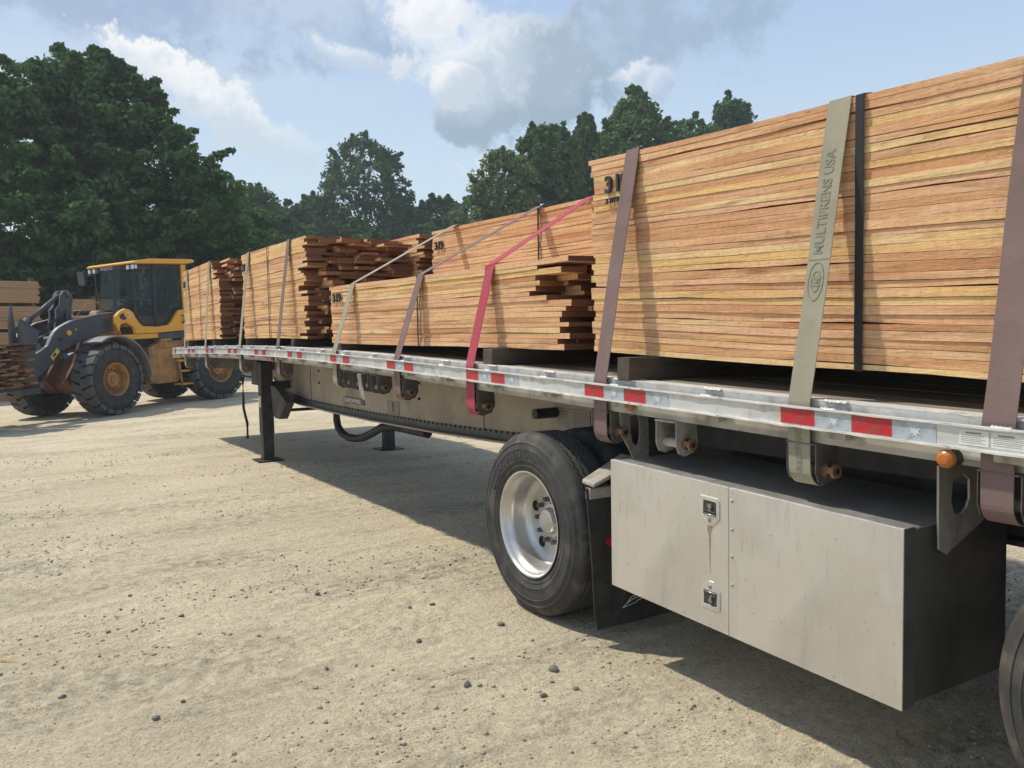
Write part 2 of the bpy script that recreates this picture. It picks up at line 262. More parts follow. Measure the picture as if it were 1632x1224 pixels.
def mat_ground():
    m = bpy.data.materials.new('gravel_yard'); m.use_nodes = True; nt = m.node_tree; N = nt.nodes; L = nt.links
    p = N['Principled BSDF']; p.inputs['Roughness'].default_value = .95; p.inputs['Specular IOR Level'].default_value = .15
    tc = N.new('ShaderNodeTexCoord')
    def noise(sc_, st=(1, 1, 1), det=6, rough=.6, rot=0.0, dist=0.0):
        mp = N.new('ShaderNodeMapping'); L.new(tc.outputs['Object'], mp.inputs[0]); mp.inputs['Scale'].default_value = st; mp.inputs['Rotation'].default_value = (0, 0, rot)
        n = N.new('ShaderNodeTexNoise'); L.new(mp.outputs[0], n.inputs['Vector']); n.inputs['Scale'].default_value = sc_; n.inputs['Detail'].default_value = det; n.inputs['Roughness'].default_value = rough; n.inputs['Distortion'].default_value = dist
        return n.outputs[0]
    def rng_(v, a, b, lo=0, hi=1):
        mr = N.new('ShaderNodeMapRange'); mr.inputs[1].default_value = a; mr.inputs[2].default_value = b; mr.inputs[3].default_value = lo; mr.inputs[4].default_value = hi; L.new(v, mr.inputs[0]); return mr.outputs[0]
    def mix(f, a, b, t='MIX'):
        mx = N.new('ShaderNodeMix'); mx.data_type = 'RGBA'; mx.blend_type = t
        for i, v in ((0, f), (6, a), (7, b)):
            if isinstance(v, bpy.types.NodeSocket): L.new(v, mx.inputs[i])
            else: mx.inputs[i].default_value = v
        return mx.outputs[2]
    def mul(a, b):
        n = N.new('ShaderNodeMath'); n.operation = 'MULTIPLY'; L.new(a, n.inputs[0]); L.new(b, n.inputs[1]); return n.outputs[0]
    c = mix(rng_(noise(.5, (1, 1.6, 1), 8), .35, .65), (.70, .60, .425, 1), (.60, .51, .36, 1))
    patch = rng_(noise(.9, (.55, 1.5, 1), 9, .65, .25), .44, .62)
    c = mix(mul(patch, rng_(noise(9, (1, 1.5, 1), 5), .4, .62)), c, (.37, .33, .25, 1))
    c = mix(rng_(noise(3.2, (.35, 2.2, 1), 7, .7, .12), .54, .72, 0, .55), c, (.43, .375, .275, 1))
    c = mix(rng_(noise(26, (1, 1, 1), 6, .7), .35, .65, .0, 1.0), mix(1.0, c, (.84, .83, .81, 1), 'MULTIPLY'), mix(1.0, c, (1.13, 1.13, 1.13, 1), 'MULTIPLY'))
    c = mix(mul(rng_(noise(75, (1, 1.3, 1), 3, .6), .56, .64), rng_(noise(1.6, (.6, 1.4, 1), 6, .7, .25), .40, .62, .15, .85)), c, (.17, .155, .12, 1))  # dark specks paint the small shadows of the rough surface
    c = mix(rng_(noise(42, (.8, 1.3, 1), 2, .5), .60, .68, 0, .45), c, (.60, .56, .44, 1))
    # small pebbles pressed into the sand
    for sc_, thr in ((55, .52), (120, .55)):
        vo = N.new('ShaderNodeTexVoronoi'); L.new(tc.outputs['Object'], vo.inputs['Vector']); vo.inputs['Scale'].default_value = sc_
        sp = N.new('ShaderNodeSeparateColor'); L.new(vo.outputs['Color'], sp.inputs[0])
        g = N.new('ShaderNodeMath'); g.operation = 'GREATER_THAN'; L.new(sp.outputs[0], g.inputs[0]); g.inputs[1].default_value = .80
        near = rng_(vo.outputs['Distance'], .30, .20)
        f = mul(mul(g.outputs[0], near), rng_(noise(2.5, (1, 1, 1), 4), .40, .58, .15, 1))
        c = mix(f, c, mix(sp.outputs[1], (.12, .115, .105, 1), (.30, .27, .21, 1)))
    L.new(c, p.inputs['Base Color'])
    h1 = noise(34, (1, 1, 1), 8, .72); h2 = noise(7, (.5, 1.6, 1), 6, .6, .15)
    ad = N.new('ShaderNodeMath'); ad.operation = 'MULTIPLY_ADD'; L.new(h2, ad.inputs[0]); ad.inputs[1].default_value = .7; L.new(h1, ad.inputs[2])
    bm = N.new('ShaderNodeBump'); bm.inputs['Strength'].default_value = 1.0; bm.inputs['Distance'].default_value = .03
    L.new(ad.outputs[0], bm.inputs['Height']); L.new(bm.outputs[0], p.inputs['Normal'])
    return m
MT['ground'] = mat_ground()

def mat_leaf(name, c1, c2):
    m = bpy.data.materials.new(name); m.use_nodes = True; nt = m.node_tree; N = nt.nodes; L = nt.links; N.clear()
    o = N.new('ShaderNodeOutputMaterial'); d = N.new('ShaderNodeBsdfDiffuse'); t = N.new('ShaderNodeBsdfTranslucent'); ms = N.new('ShaderNodeMixShader'); ms.inputs[0].default_value = .3
    g = N.new('ShaderNodeBsdfGlossy'); g.inputs['Roughness'].default_value = .5; g.inputs[0].default_value = (.5, .55, .5, 1); m2 = N.new('ShaderNodeMixShader'); m2.inputs[0].default_value = .015
    tc = N.new('ShaderNodeTexCoord'); n = N.new('ShaderNodeTexNoise'); L.new(tc.outputs['Object'], n.inputs['Vector']); n.inputs['Scale'].default_value = .7; n.inputs['Detail'].default_value = 5; n.inputs['Roughness'].default_value = .75
    mr = N.new('ShaderNodeMapRange'); mr.inputs[1].default_value = .35; mr.inputs[2].default_value = .65; L.new(n.outputs[0], mr.inputs[0])
    mx = N.new('ShaderNodeMix'); mx.data_type = 'RGBA'; L.new(mr.outputs[0], mx.inputs[0]); mx.inputs[6].default_value = (*c1, 1); mx.inputs[7].default_value = (*c2, 1)
    L.new(mx.outputs[2], d.inputs[0]); L.new(mx.outputs[2], t.inputs[0]); L.new(d.outputs[0], ms.inputs[1]); L.new(t.outputs[0], ms.inputs[2]); L.new(ms.outputs[0], m2.inputs[1]); L.new(g.outputs[0], m2.inputs[2]); L.new(m2.outputs[0], o.inputs[0])
    return m
MT['leaf_dark'] = mat_leaf('dark_leaves', (.044, .105, .034), (.088, .170, .050))
MT['leaf_mid'] = mat_leaf('mid_leaves', (.062, .132, .034), (.108, .188, .050))
MT['leaf_pale'] = mat_leaf('pale_leaves', (.120, .185, .065), (.170, .235, .090))

def mat_glass(name, tint, rough=.03):
    m = bpy.data.materials.new(name); m.use_nodes = True; nt = m.node_tree; N = nt.nodes; L = nt.links; N.clear()
    o = N.new('ShaderNodeOutputMaterial'); t = N.new('ShaderNodeBsdfTransparent'); t.inputs[0].default_value = (*tint, 1)
    g = N.new('ShaderNodeBsdfGlossy'); g.inputs['Roughness'].default_value = rough; g.inputs[0].default_value = (.85, .95, .95, 1)
    lw = N.new('ShaderNodeLayerWeight'); lw.inputs[0].default_value = .22; ms = N.new('ShaderNodeMixShader')
    L.new(lw.outputs['Fresnel'], ms.inputs[0]); L.new(t.outputs[0], ms.inputs[1]); L.new(g.outputs[0], ms.inputs[2]); L.new(ms.outputs[0], o.inputs[0])
    return m
MT['glass'] = mat_glass('tinted_cab_glass', (.62, .70, .69))

# ------------------------------------------------------------------ mesh helpers
WL = {}     # world location of every parent
class MB:
    def __init__(s): s.v = []; s.f = []
    def add(s, vs, fs):
        o = len(s.v); s.v.extend([tuple(map(float, p)) for p in vs]); s.f.extend([tuple(i + o for i in f) for f in fs]); return s
    def box(s, x0, x1, y0, y1, z0, z1, T=None):
        vs = [(x, y, z) for z in (z0, z1) for y in (y0, y1) for x in (x0, x1)]
        if T: vs = [T(*p) for p in vs]
        return s.add(vs, [(0, 2, 3, 1), (4, 5, 7, 6), (0, 1, 5, 4), (2, 6, 7, 3), (0, 4, 6, 2), (1, 3, 7, 5)])
    def prism(s, poly, T, t0, t1):
        n = len(poly); vs = [T(a, b, t0) for a, b in poly] + [T(a, b, t1) for a, b in poly]
        return s.add(vs, [tuple(range(n))[::-1], tuple(range(n, 2 * n))] + [(i, (i + 1) % n, n + (i + 1) % n, n + i) for i in range(n)])
    def ring(s, outer, inner, T, t0, t1):
        n = len(outer); vs = [T(a, b, t) for t in (t0, t1) for P in (outer, inner) for a, b in P]
        fs = []
        for i in range(n):
            j = (i + 1) % n
            fs += [(i, j, n + j, n + i), (2 * n + i, 3 * n + i, 3 * n + j, 2 * n + j), (i, 2 * n + i, 2 * n + j, j), (n + i, n + j, 3 * n + j, 3 * n + i)]
        return s.add(vs, fs)
    def lathe(s, prof, n, T, close=False, phase=0):
        m = len(prof); vs = []
        for k in range(n):
            a = 2 * math.pi * k / n + phase; ca, sa = math.cos(a), math.sin(a)
            for q in prof: vs.append(T(q[0], q[1] * ca, q[1] * sa))
        fs = []
        for k in range(n):
            k2 = (k + 1) % n
            for i in range(m - 1 + (1 if close else 0)):
                j = (i + 1) % m; fs.append((k * m + i, k * m + j, k2 * m + j, k2 * m + i))
        s.add(vs, fs)
        return s
    def disc(s, a, r, n, T):
        return s.add([T(a, r * math.cos(2 * math.pi * k / n), r * math.sin(2 * math.pi * k / n)) for k in range(n)], [tuple(range(n))])
    def cyl(s, a0, a1, r0, r1, n, T):
        s.lathe([(a0, r0), (a1, r1)], n, T); s.disc(a0, r0, n, T); s.disc(a1, r1, n, T); return s
    def tube(s, pts, r, n=8, cap=True):
        P = [Vector(p) for p in pts]; rings = []; up = Vector((0, 0, 1))
        for i, p in enumerate(P):
            d = (P[min(i + 1, len(P) - 1)] - P[max(i - 1, 0)]).normalized()
            x = d.cross(up)
            if x.length < .05: x = d.cross(Vector((1, 0, 0)))
            x.normalize(); y = d.cross(x).normalized()
            rr = r[i] if isinstance(r, (list, tuple)) else r
            rings.append([p + (x * math.cos(2 * math.pi * k / n) + y * math.sin(2 * math.pi * k / n)) * rr for k in range(n)])
        vs = [q for g in rings for q in g]; fs = []
        for i in range(len(P) - 1):
            for k in range(n): fs.append((i * n + k, i * n + (k + 1) % n, (i + 1) * n + (k + 1) % n, (i + 1) * n + k))
        if cap: fs += [tuple(range(n))[::-1], tuple(range((len(P) - 1) * n, len(P) * n))]
        return s.add(vs, fs)
def tag(o, label=None, cat=None, group=None, kind=None):
    for k, v in (('label', label), ('category', cat), ('group', group), ('kind', kind)):
        if v: o[k] = v
    return o
def thing(name, loc, label, cat, group=None):
    o = bpy.data.objects.new(name, None); C.objects.link(o); o.empty_display_size = .2; o.location = loc; WL[o] = Vector(loc)
    return tag(o, label, cat, group)
def link_mesh(name, me, mt, parent, center, smooth=False, bevel=0.0, label=None, kind=None, bseg=2):
    o = bpy.data.objects.new(name, me); C.objects.link(o)
    if mt is not None: me.materials.append(mt)
    c = Vector(center)
    if parent is not None: o.parent = parent; o.location = c - WL[parent]
    else: o.location = c
    WL[o] = c
    if smooth: me.polygons.foreach_set('use_smooth', [True] * len(me.polygons))
    if bevel:
        b = o.modifiers.new('bevel', 'BEVEL'); b.width = bevel; b.segments = bseg; b.limit_method = 'ANGLE'; b.angle_limit = R(35); b.harden_normals = False
    return tag(o, label, None, None, kind)
def obj(name, mb, mt, parent=None, smooth=False, bevel=0.0, label=None, kind=None, origin=None, fix=True, auto=None):
    V = np.array(mb.v, dtype=float); c = (V.min(0) + V.max(0)) / 2 if origin is None else np.array(origin)
    me = bpy.data.meshes.new(name); me.from_pydata((V - c).tolist(), [], mb.f)
    if fix:
        import bmesh
        bm = bmesh.new(); bm.from_mesh(me); bmesh.ops.recalc_face_normals(bm, faces=bm.faces); bm.to_mesh(me); bm.free()
    o = link_mesh(name, me, mt, parent, c, smooth, bevel, label, kind)
    if auto is not None:
        try: me.polygons.foreach_set('use_smooth', [True] * len(me.polygons)); me.set_sharp_from_angle(angle=R(auto))
        except Exception: pass
    return o
def text(name, s, size, origin, right, up, mt, parent, depth=.0006, bend=None, space=1.0, sx=1.0, bold=0.0, align='LEFT'):
    cu = bpy.data.curves.new(name, 'FONT'); cu.body = s; cu.size = size; cu.extrude = depth; cu.space_character = space; cu.offset = bold; cu.align_x = align; cu.resolution_u = 3
    t = bpy.data.objects.new(name, cu); C.objects.link(t); bpy.context.view_layer.update()
    me = bpy.data.meshes.new_from_object(t.evaluated_get(bpy.context.evaluated_depsgraph_get())); C.objects.unlink(t); bpy.data.objects.remove(t)
    right = Vector(right).normalized(); up = Vector(up).normalized(); nrm = right.cross(up); o0 = Vector(origin)
    vs = []
    for v in me.vertices:
        if bend: vs.append(bend(v.co.x * sx, v.co.y, v.co.z))
        else: vs.append(o0 + right * (v.co.x * sx) + up * v.co.y + nrm * v.co.z)
    c = sum(vs, Vector()) / len(vs)
    for v, q in zip(me.vertices, vs): v.co = q - c
    me.materials.clear()
    return link_mesh(name, me, mt, parent, c)

# ------------------------------------------------------------------ the ground
def vnoise(X, Y, cell, seed, sx=1.0, sy=1.0):
    r = np.random.default_rng(seed); G = r.random((256, 256)); x = X * sx / cell; y = Y * sy / cell
    xi = np.floor(x).astype(int); yi = np.floor(y).astype(int); fx = x - xi; fy = y - yi
    fx = fx * fx * (3 - 2 * fx); fy = fy * fy * (3 - 2 * fy); g = lambda a, b: G[a % 256, b % 256]
    return (g(xi, yi) * (1 - fx) + g(xi + 1, yi) * fx) * (1 - fy) + (g(xi, yi + 1) * (1 - fx) + g(xi + 1, yi + 1) * fx) * fy - .5
def sstep(a, b, x):
    t = np.clip((x - a) / (b - a), 0, 1); return t * t * (3 - 2 * t)
def ground_z(X, Y):
    X = np.asarray(X, float); Y = np.asarray(Y, float)
    w = sstep(13.5, 18.5, Y)
    z = w * np.clip(.045 * (X - 2.16), -.45, .30)
    nr = sstep(10.5, 7.5, Y) * sstep(7.2, 5.6, X) * sstep(-4.2, -2.8, X)
    z += .022 * vnoise(X, Y, 1.3, 1) + .014 * vnoise(X, Y, .42, 2, .7, 1.2) * sstep(30, 12, Y) + nr * (.010 * vnoise(X, Y, .16, 3, .5, 1.3) + .006 * vnoise(X, Y, .07, 4))
    rough = np.clip(vnoise(X, Y, 1.1, 7, .6, 1.3) * 2.2 + .35, 0, 1)
    z += nr * (.25 + rough) * (.018 * vnoise(X, Y, .06, 5, .8, 1.2) + .020 * vnoise(X, Y, .036, 6))
    # wheel ruts and scuffs that run across in front of the trailer
    z += nr * .010 * vnoise(X, Y, .11, 9, .13, 1.0) * sstep(3.2, 1.2, Y + .25 * X)
    for (y0, sl, wd, am_, pit) in ((1.75, -.10, .13, .007, .046), (2.25, -.10, .13, .006, .046), (1.25, -.16, .12, .006, .05), (4.7, .10, .14, .005, .06), (5.35, .10, .14, .005, .06), (3.3, -.55, .12, .004, .05)):
        c = Y - y0 - sl * X - .12 * np.sin(X * .7 + y0); m = sstep(wd, wd * .7, np.abs(c))
        brk = np.clip(vnoise(X, Y, .5, 41) * 3 + .6, 0, 1)
        z += nr * brk * (m * (am_ * np.sin(2 * np.pi * (X + .5 * np.abs(c)) / pit) * .55 - .008) + .007 * np.exp(-((np.abs(c) - wd * 1.12) / .03) ** 2) + m * .004 * np.cos(c * 2 * np.pi / .05))
    fl = np.ones_like(z)
    for (a, b) in ((2.8, .86), (2.8, 3.93), (4.75, .86), (4.75, 3.93)):
        fl = np.minimum(fl, sstep(.25, .8, np.hypot((X - a) * .8, Y - b)))
    return z * fl - .004
def make_ground():
    def axis(a, b, step, far0, far1, n):
        m = np.arange(a, b, step); k = np.linspace(0, 1, n)[1:]
        hi = b + (far1 - b) * k ** 3; lo = a - (a - far0) * k ** 3
        return np.concatenate([lo[::-1], m, hi])
    xs = axis(-3.0, 6.0, .022, -420, 420, 55); ys = axis(.8, 8.6, .022, -120, 620, 85)
    X, Y = np.meshgrid(xs, ys, indexing='ij'); Z = ground_z(X, Y)
    n, m = X.shape; V = np.stack([X, Y, Z], -1).reshape(-1, 3).astype(np.float32)
    i = np.arange(n * m).reshape(n, m); F = np.stack([i[:-1, :-1], i[1:, :-1], i[1:, 1:], i[:-1, 1:]], -1).reshape(-1, 4)
    return V, F
def np_mesh(name, V, F, smooth=True):
    me = bpy.data.meshes.new(name); k = F.shape[1]
    me.vertices.add(len(V)); me.vertices.foreach_set('co', np.ascontiguousarray(V, np.float32).ravel())
    me.loops.add(F.size); me.loops.foreach_set('vertex_index', F.ravel().astype(np.int32))
    me.polygons.add(len(F)); me.polygons.foreach_set('loop_start', np.arange(0, F.size, k, dtype=np.int32)); me.polygons.foreach_set('loop_total', np.full(len(F), k, np.int32))
    if smooth: me.polygons.foreach_set('use_smooth', np.ones(len(F), bool))
    me.update(calc_edges=True); me.validate(); return me
V, F = make_ground()
g = link_mesh('ground', np_mesh('ground', V, F), MT['ground'], None, (0, 0, 0)); g['kind'] = 'structure'

ICO_V = np.array([(0, 0, 1), (.894, 0, .447), (.276, .851, .447), (-.724, .526, .447), (-.724, -.526, .447), (.276, -.851, .447), (.724, .526, -.447), (-.276, .851, -.447), (-.894, 0, -.447), (-.276, -.851, -.447), (.724, -.526, -.447), (0, 0, -1)])
ICO_F = np.array([(0, 1, 2), (0, 2, 3), (0, 3, 4), (0, 4, 5), (0, 5, 1), (1, 6, 2), (2, 7, 3), (3, 8, 4), (4, 9, 5), (5, 10, 1), (2, 6, 7), (3, 7, 8), (4, 8, 9), (5, 9, 10), (1, 10, 6), (6, 11, 7), (7, 11, 8), (8, 11, 9), (9, 11, 10), (10, 11, 6)])
def pebbles(n, lo, hi, seed, name):
    r = np.random.default_rng(seed)
    X = r.uniform(-3, 6.5, n * 5); Y = .9 + 12 * r.random(n * 5) ** 1.7
    w = np.clip((vnoise(X, Y, .9, 21, .55, 1.5) + vnoise(X, Y, .3, 22, .7, 1.2) * .6) * 4.5 + .0, .015, 1)
    k = np.where(r.random(n * 5) < w)[0][:n]; X = X[k]; Y = Y[k]; n = len(k)
    s = lo + (hi - lo) * r.random(n) ** 4.5
    S = s[:, None, None] * r.uniform(.55, 1.2, (n, 1, 3)); S[:, :, 2] *= .7
    P = ICO_V[None] * (1 + r.uniform(-.28, .28, (n, 12, 1))) * S
    a = r.uniform(0, 6.28, n); c, q = np.cos(a)[:, None], np.sin(a)[:, None]
    x = P[:, :, 0] * c - P[:, :, 1] * q; y = P[:, :, 0] * q + P[:, :, 1] * c
    P = np.stack([x + X[:, None], y + Y[:, None], P[:, :, 2] + ground_z(X, Y)[:, None] + s[:, None] * .15], -1)
    F = (ICO_F[None] + 12 * np.arange(n)[:, None, None]).reshape(-1, 3)
    o = link_mesh(name, np_mesh(name, P.reshape(-1, 3), F, False), MT['pebbles'], None, (0, 0, 0))
    return o
o = pebbles(26000, .0018, .014, 5, 'gravel'); tag(o, 'small grey and tan gravel scattered over the sandy yard', 'gravel', None, 'stuff')

def rock(name, x, y, s, seed, label, group=None):
    r = np.random.default_rng(seed); mb = MB()
    import bmesh
    bm = bmesh.new(); bmesh.ops.create_icosphere(bm, subdivisions=2, radius=1)
    fr = r.normal(size=(7, 3)); fr /= np.linalg.norm(fr, axis=1)[:, None]; dd = r.uniform(.55, .9, 7)
    sx = r.uniform(.75, 1.25); sy = r.uniform(.7, 1.1)
    for v in bm.verts:
        p = np.array(v.co)
        for nrm, d_ in zip(fr, dd):
            q = p @ nrm
            if q > d_: p = p - nrm * (q - d_)
        p *= (s * sx, s * sy, s * .62); v.co = p
    me = bpy.data.meshes.new(name); bm.to_mesh(me); bm.free()
    o = link_mesh(name, me, MT['rock'], None, (x, y, float(ground_z(x, y)) + s * .3)); o.rotation_euler.z = r.uniform(0, 6)
    tag(o, label, 'stone', group)
# the larger loose stones in front of the wheels
STN = [(1.754, 3.287, .023, 'dark rounded stone alone on bare sand in front of the trailer wheel, lowest but one'),
    (2.178, 3.215, .027, 'largest broken grey stone of the cluster below the trailer wheel'),
    (1.976, 3.002, .019, 'pointed grey stone, lowest of the cluster below the trailer wheel'),
    (1.806, 3.899, .024, 'flat grey stone at the edge of the gravelly patch left of the trailer wheel'),
    (2.282, 3.867, .022, 'grey stone right beside the foot of the trailer wheel'),
    (2.131, 2.976, .015, 'small grey stone between the stone cluster and the toolbox shadow'),
    (2.11, 4.355, .018, 'right one of two dark stones left of the trailer wheel'),
    (1.993, 4.409, .016, 'left one of two dark stones left of the trailer wheel'),
    (.203, 4.133, .018, 'dark stone at the lower left, nearest the left edge of the picture'),
    (.642, 3.793, .012, 'small round black stone in the lower left, right of a pale crumbling one'),
    (.517, 3.685, .017, 'crumbling grey stone, lowest of the loose stones at the lower left'),
    (.664, 5.573, .016, 'dark stone farthest out on the open yard at the left'),
    (.860, 5.02, .018, 'dark stone in the middle of the open yard, right of a reddish one'),
    (.477, 4.976, .014, 'small reddish dark stone in the middle of the open yard at the left'),
    (1.291, 3.825, .014, 'grey stone at the lower end of the gravelly patch'),
    (1.629, 4.946, .016, 'grey stone at the upper end of the gravelly patch')]
for i, (x, y, s, lb) in enumerate(STN):
    rock('stone', x, y, s, 100 + i, ' '.join(lb.split()[:16]), 'loose dark stones on the yard')
mb = MB(); _gz = float(ground_z(0, 4.78)); mb.tube([(-.06, 4.86, _gz + .004), (-.01, 4.80, _gz + .012), (.05, 4.745, _gz + .008)], [.005, .006, .002], 5)
tag(obj('wood_splinter', mb, MT['wood']), 'pale splinter of wood on the bare ground near the left edge', 'splinter')

# ------------------------------------------------------------------ trailer frame of reference
DX = 2.485
_cy = np.array([-.4, .3, 1.28, 1.53, 1.86, 2.16, 2.63, 3.22, 3.89, 4.37, 4.95, 5.54, 6.51, 7.44, 8.84, 9.99, 11.81, 14.31])
_cz = np.array([1.170, 1.178, 1.190, 1.196, 1.204, 1.211, 1.222, 1.239, 1.264, 1.280, 1.292, 1.305, 1.326, 1.346, 1.363, 1.368, 1.356, 1.322])
_cf = np.polyfit(_cy, _cz, 4)
def cm_(Y): return float(np.polyval(_cf, Y))
def TR(x, Y, dz): return (DX + x, Y, cm_(Y) + dz)
def W(x, Y, z): return (DX + x, Y, z)
YF, YR = 14.35, -.35
def bentbar(mb, x0, x1, z0, z1, ya, yb, step=.5):
    n = max(1, int(abs(yb - ya) / step)); ys = [ya + (yb - ya) * i / n for i in range(n + 1)]
    vs = []
    for y in ys: vs += [TR(x0, y, z0), TR(x1, y, z0), TR(x1, y, z1), TR(x0, y, z1)]
    fs = [(0, 1, 2, 3), tuple(4 * n + k for k in (3, 2, 1, 0))]
    for i in range(n):
        for k in range(4): fs.append((4 * i + k, 4 * i + 4 + k, 4 * i + 4 + (k + 1) % 4, 4 * i + (k + 1) % 4))
    return mb.add(vs, fs)
WID = 2.59

trailer = thing('flatbed_trailer', (DX + 1.3, 7.0, 0), 'long aluminium flatbed trailer loaded with lumber, with reflective strips and a silver toolbox', 'trailer')
# rub rails, both sides
for side in (0, 1):
    S = (lambda a: a) if side == 0 else (lambda a: WID - a)
    mb = MB()
    bentbar(mb, S(.010), S(.016), .003, .066, YR, YF, .3)
    rail = obj('rub_rail', mb, MT['alu'], trailer)
    # lips with small dents
    for z0, z1, w in ((.066, .0725, .0), (-.004, .003, -.007)):
        mb = MB(); n = 260; ys = [YR + (YF - YR) * i / n for i in range(n + 1)]; vs = []
        for y in ys:
            j = random.gauss(0, .0008) * (1 if side == 0 else 0)
            vs += [TR(S(w + j), y, z0 + j), TR(S(.018), y, z0), TR(S(.018), y, z1), TR(S(w + j), y, z1 + j)]
        fs = [(0, 1, 2, 3), tuple(4 * n + k for k in (3, 2, 1, 0))]
        for i in range(n):
            for k in range(4): fs.append((4 * i + k, 4 * i + 4 + k, 4 * i + 4 + (k + 1) % 4, 4 * i + (k + 1) % 4))
        mb.add(vs, fs); obj('rail_lip', mb, MT['alu_bright'], rail)
    if side == 0: RAIL = rail
    mb = MB(); bentbar(mb, S(.06), S(.075), -.06, .0925, YR, YF, .3)
    bentbar(mb, S(.075), S(.13), -.062, -.055, YR, YF, .3)
    sb = obj('side_beam', mb, MT['beam_side'], trailer)
    mb = MB(); bentbar(mb, S(.0585), S(.064), .006, .0920, YR, YF, .3)
    obj('upper_web', mb, MT['alu'], sb)
    mb = MB(); bentbar(mb, S(.058), S(.135), .0925, .0985, YR, YF, .3); obj('deck_edge', mb, MT['alu_bright'], trailer)
# reflective strips and their little printed bird marks (left side)
SP = 1.2192; Y0 = 2.157
for k in range(-1, 10):
    for j in range(4):
        a = Y0 + k * SP - j * .1524; b = a - .1516
        if k == 9 and j > 3: continue
        mb = MB(); bentbar(mb, .0085, .0102, .006, .063, b, a, .1)
        obj('reflective_strip', mb, MT['red'] if j % 2 == 0 else MT['silver'], RAIL, label='red reflective strip' if j % 2 == 0 else 'silver reflective strip')
        if j % 2 == 1 and k <= 4:
            c = (a + b) / 2 - .005; mb = MB()
            for w in ([(0, .052), (-.004, .040), (-.024, .050), (-.014, .034), (-.022, .022), (-.006, .027), (-.012, .012), (0, .020), (.012, .012), (.007, .027), (.022, .024), (.014, .035), (.026, .050), (.005, .041)],):
                mb.prism(w, lambda p_, q, t: TR(t, c - p_ * .8, .034 + (q - .034) * .8), .0076, .0084)
            obj('emblem', mb, MT['emblem'], RAIL)
# front left corner strip
for k in (0,):
    mb = MB(); bentbar(mb, .0085, .0102, .006, .063, 14.05, 14.19, .1); obj('reflective_strip', mb, MT['red'], RAIL, label='red reflective strip')
# stake pockets every 0.6 m
yk = 1.93 - .6 * 3
while yk < 14.2:
    mb = MB()
    for a in (-.045, .041): mb.box(.018, .058, yk + a, yk + a + .004, -.03, .066, TR)
    mb.box(.018, .022, yk - .041, yk + .041, -.03, .064, TR)
    pk = obj('stake_pocket', mb, MT['bracket'], trailer)
    for (x, z, w) in ((.055, .0965, .058), (.020, .0705, .036)):
        mb = MB(); n = 12
        mb.tube([TR(x + random.uniform(-.001, .001), yk - w + .03 + 2 * w * i / n * .85, z + random.uniform(-.001, .001)) for i in range(n + 1)], [.0055 + .0018 * (i % 2) for i in range(n + 1)], 7)
        obj('weld_bead', mb, MT['weld'], pk, smooth=True)
    yk += .6
# deck boards
x = .137; i = 0
while x < WID - .14:
    w = .152 if i else .125; w = min(w, WID - .135 - x)
    if w < .03: break
    mb = MB(); bentbar(mb, x, x + w - .004, .078, .094 + random.uniform(-.0015, .0015), YR, YF, .4)
    obj('deck_board', mb, MT['deck'], trailer); x += w; i += 1
# cross members
y = YR + .1
while y < YF:
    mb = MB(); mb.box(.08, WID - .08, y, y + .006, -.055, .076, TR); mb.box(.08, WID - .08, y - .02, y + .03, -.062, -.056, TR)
    obj('crossmember', mb, MT['under'], trailer); y += .36
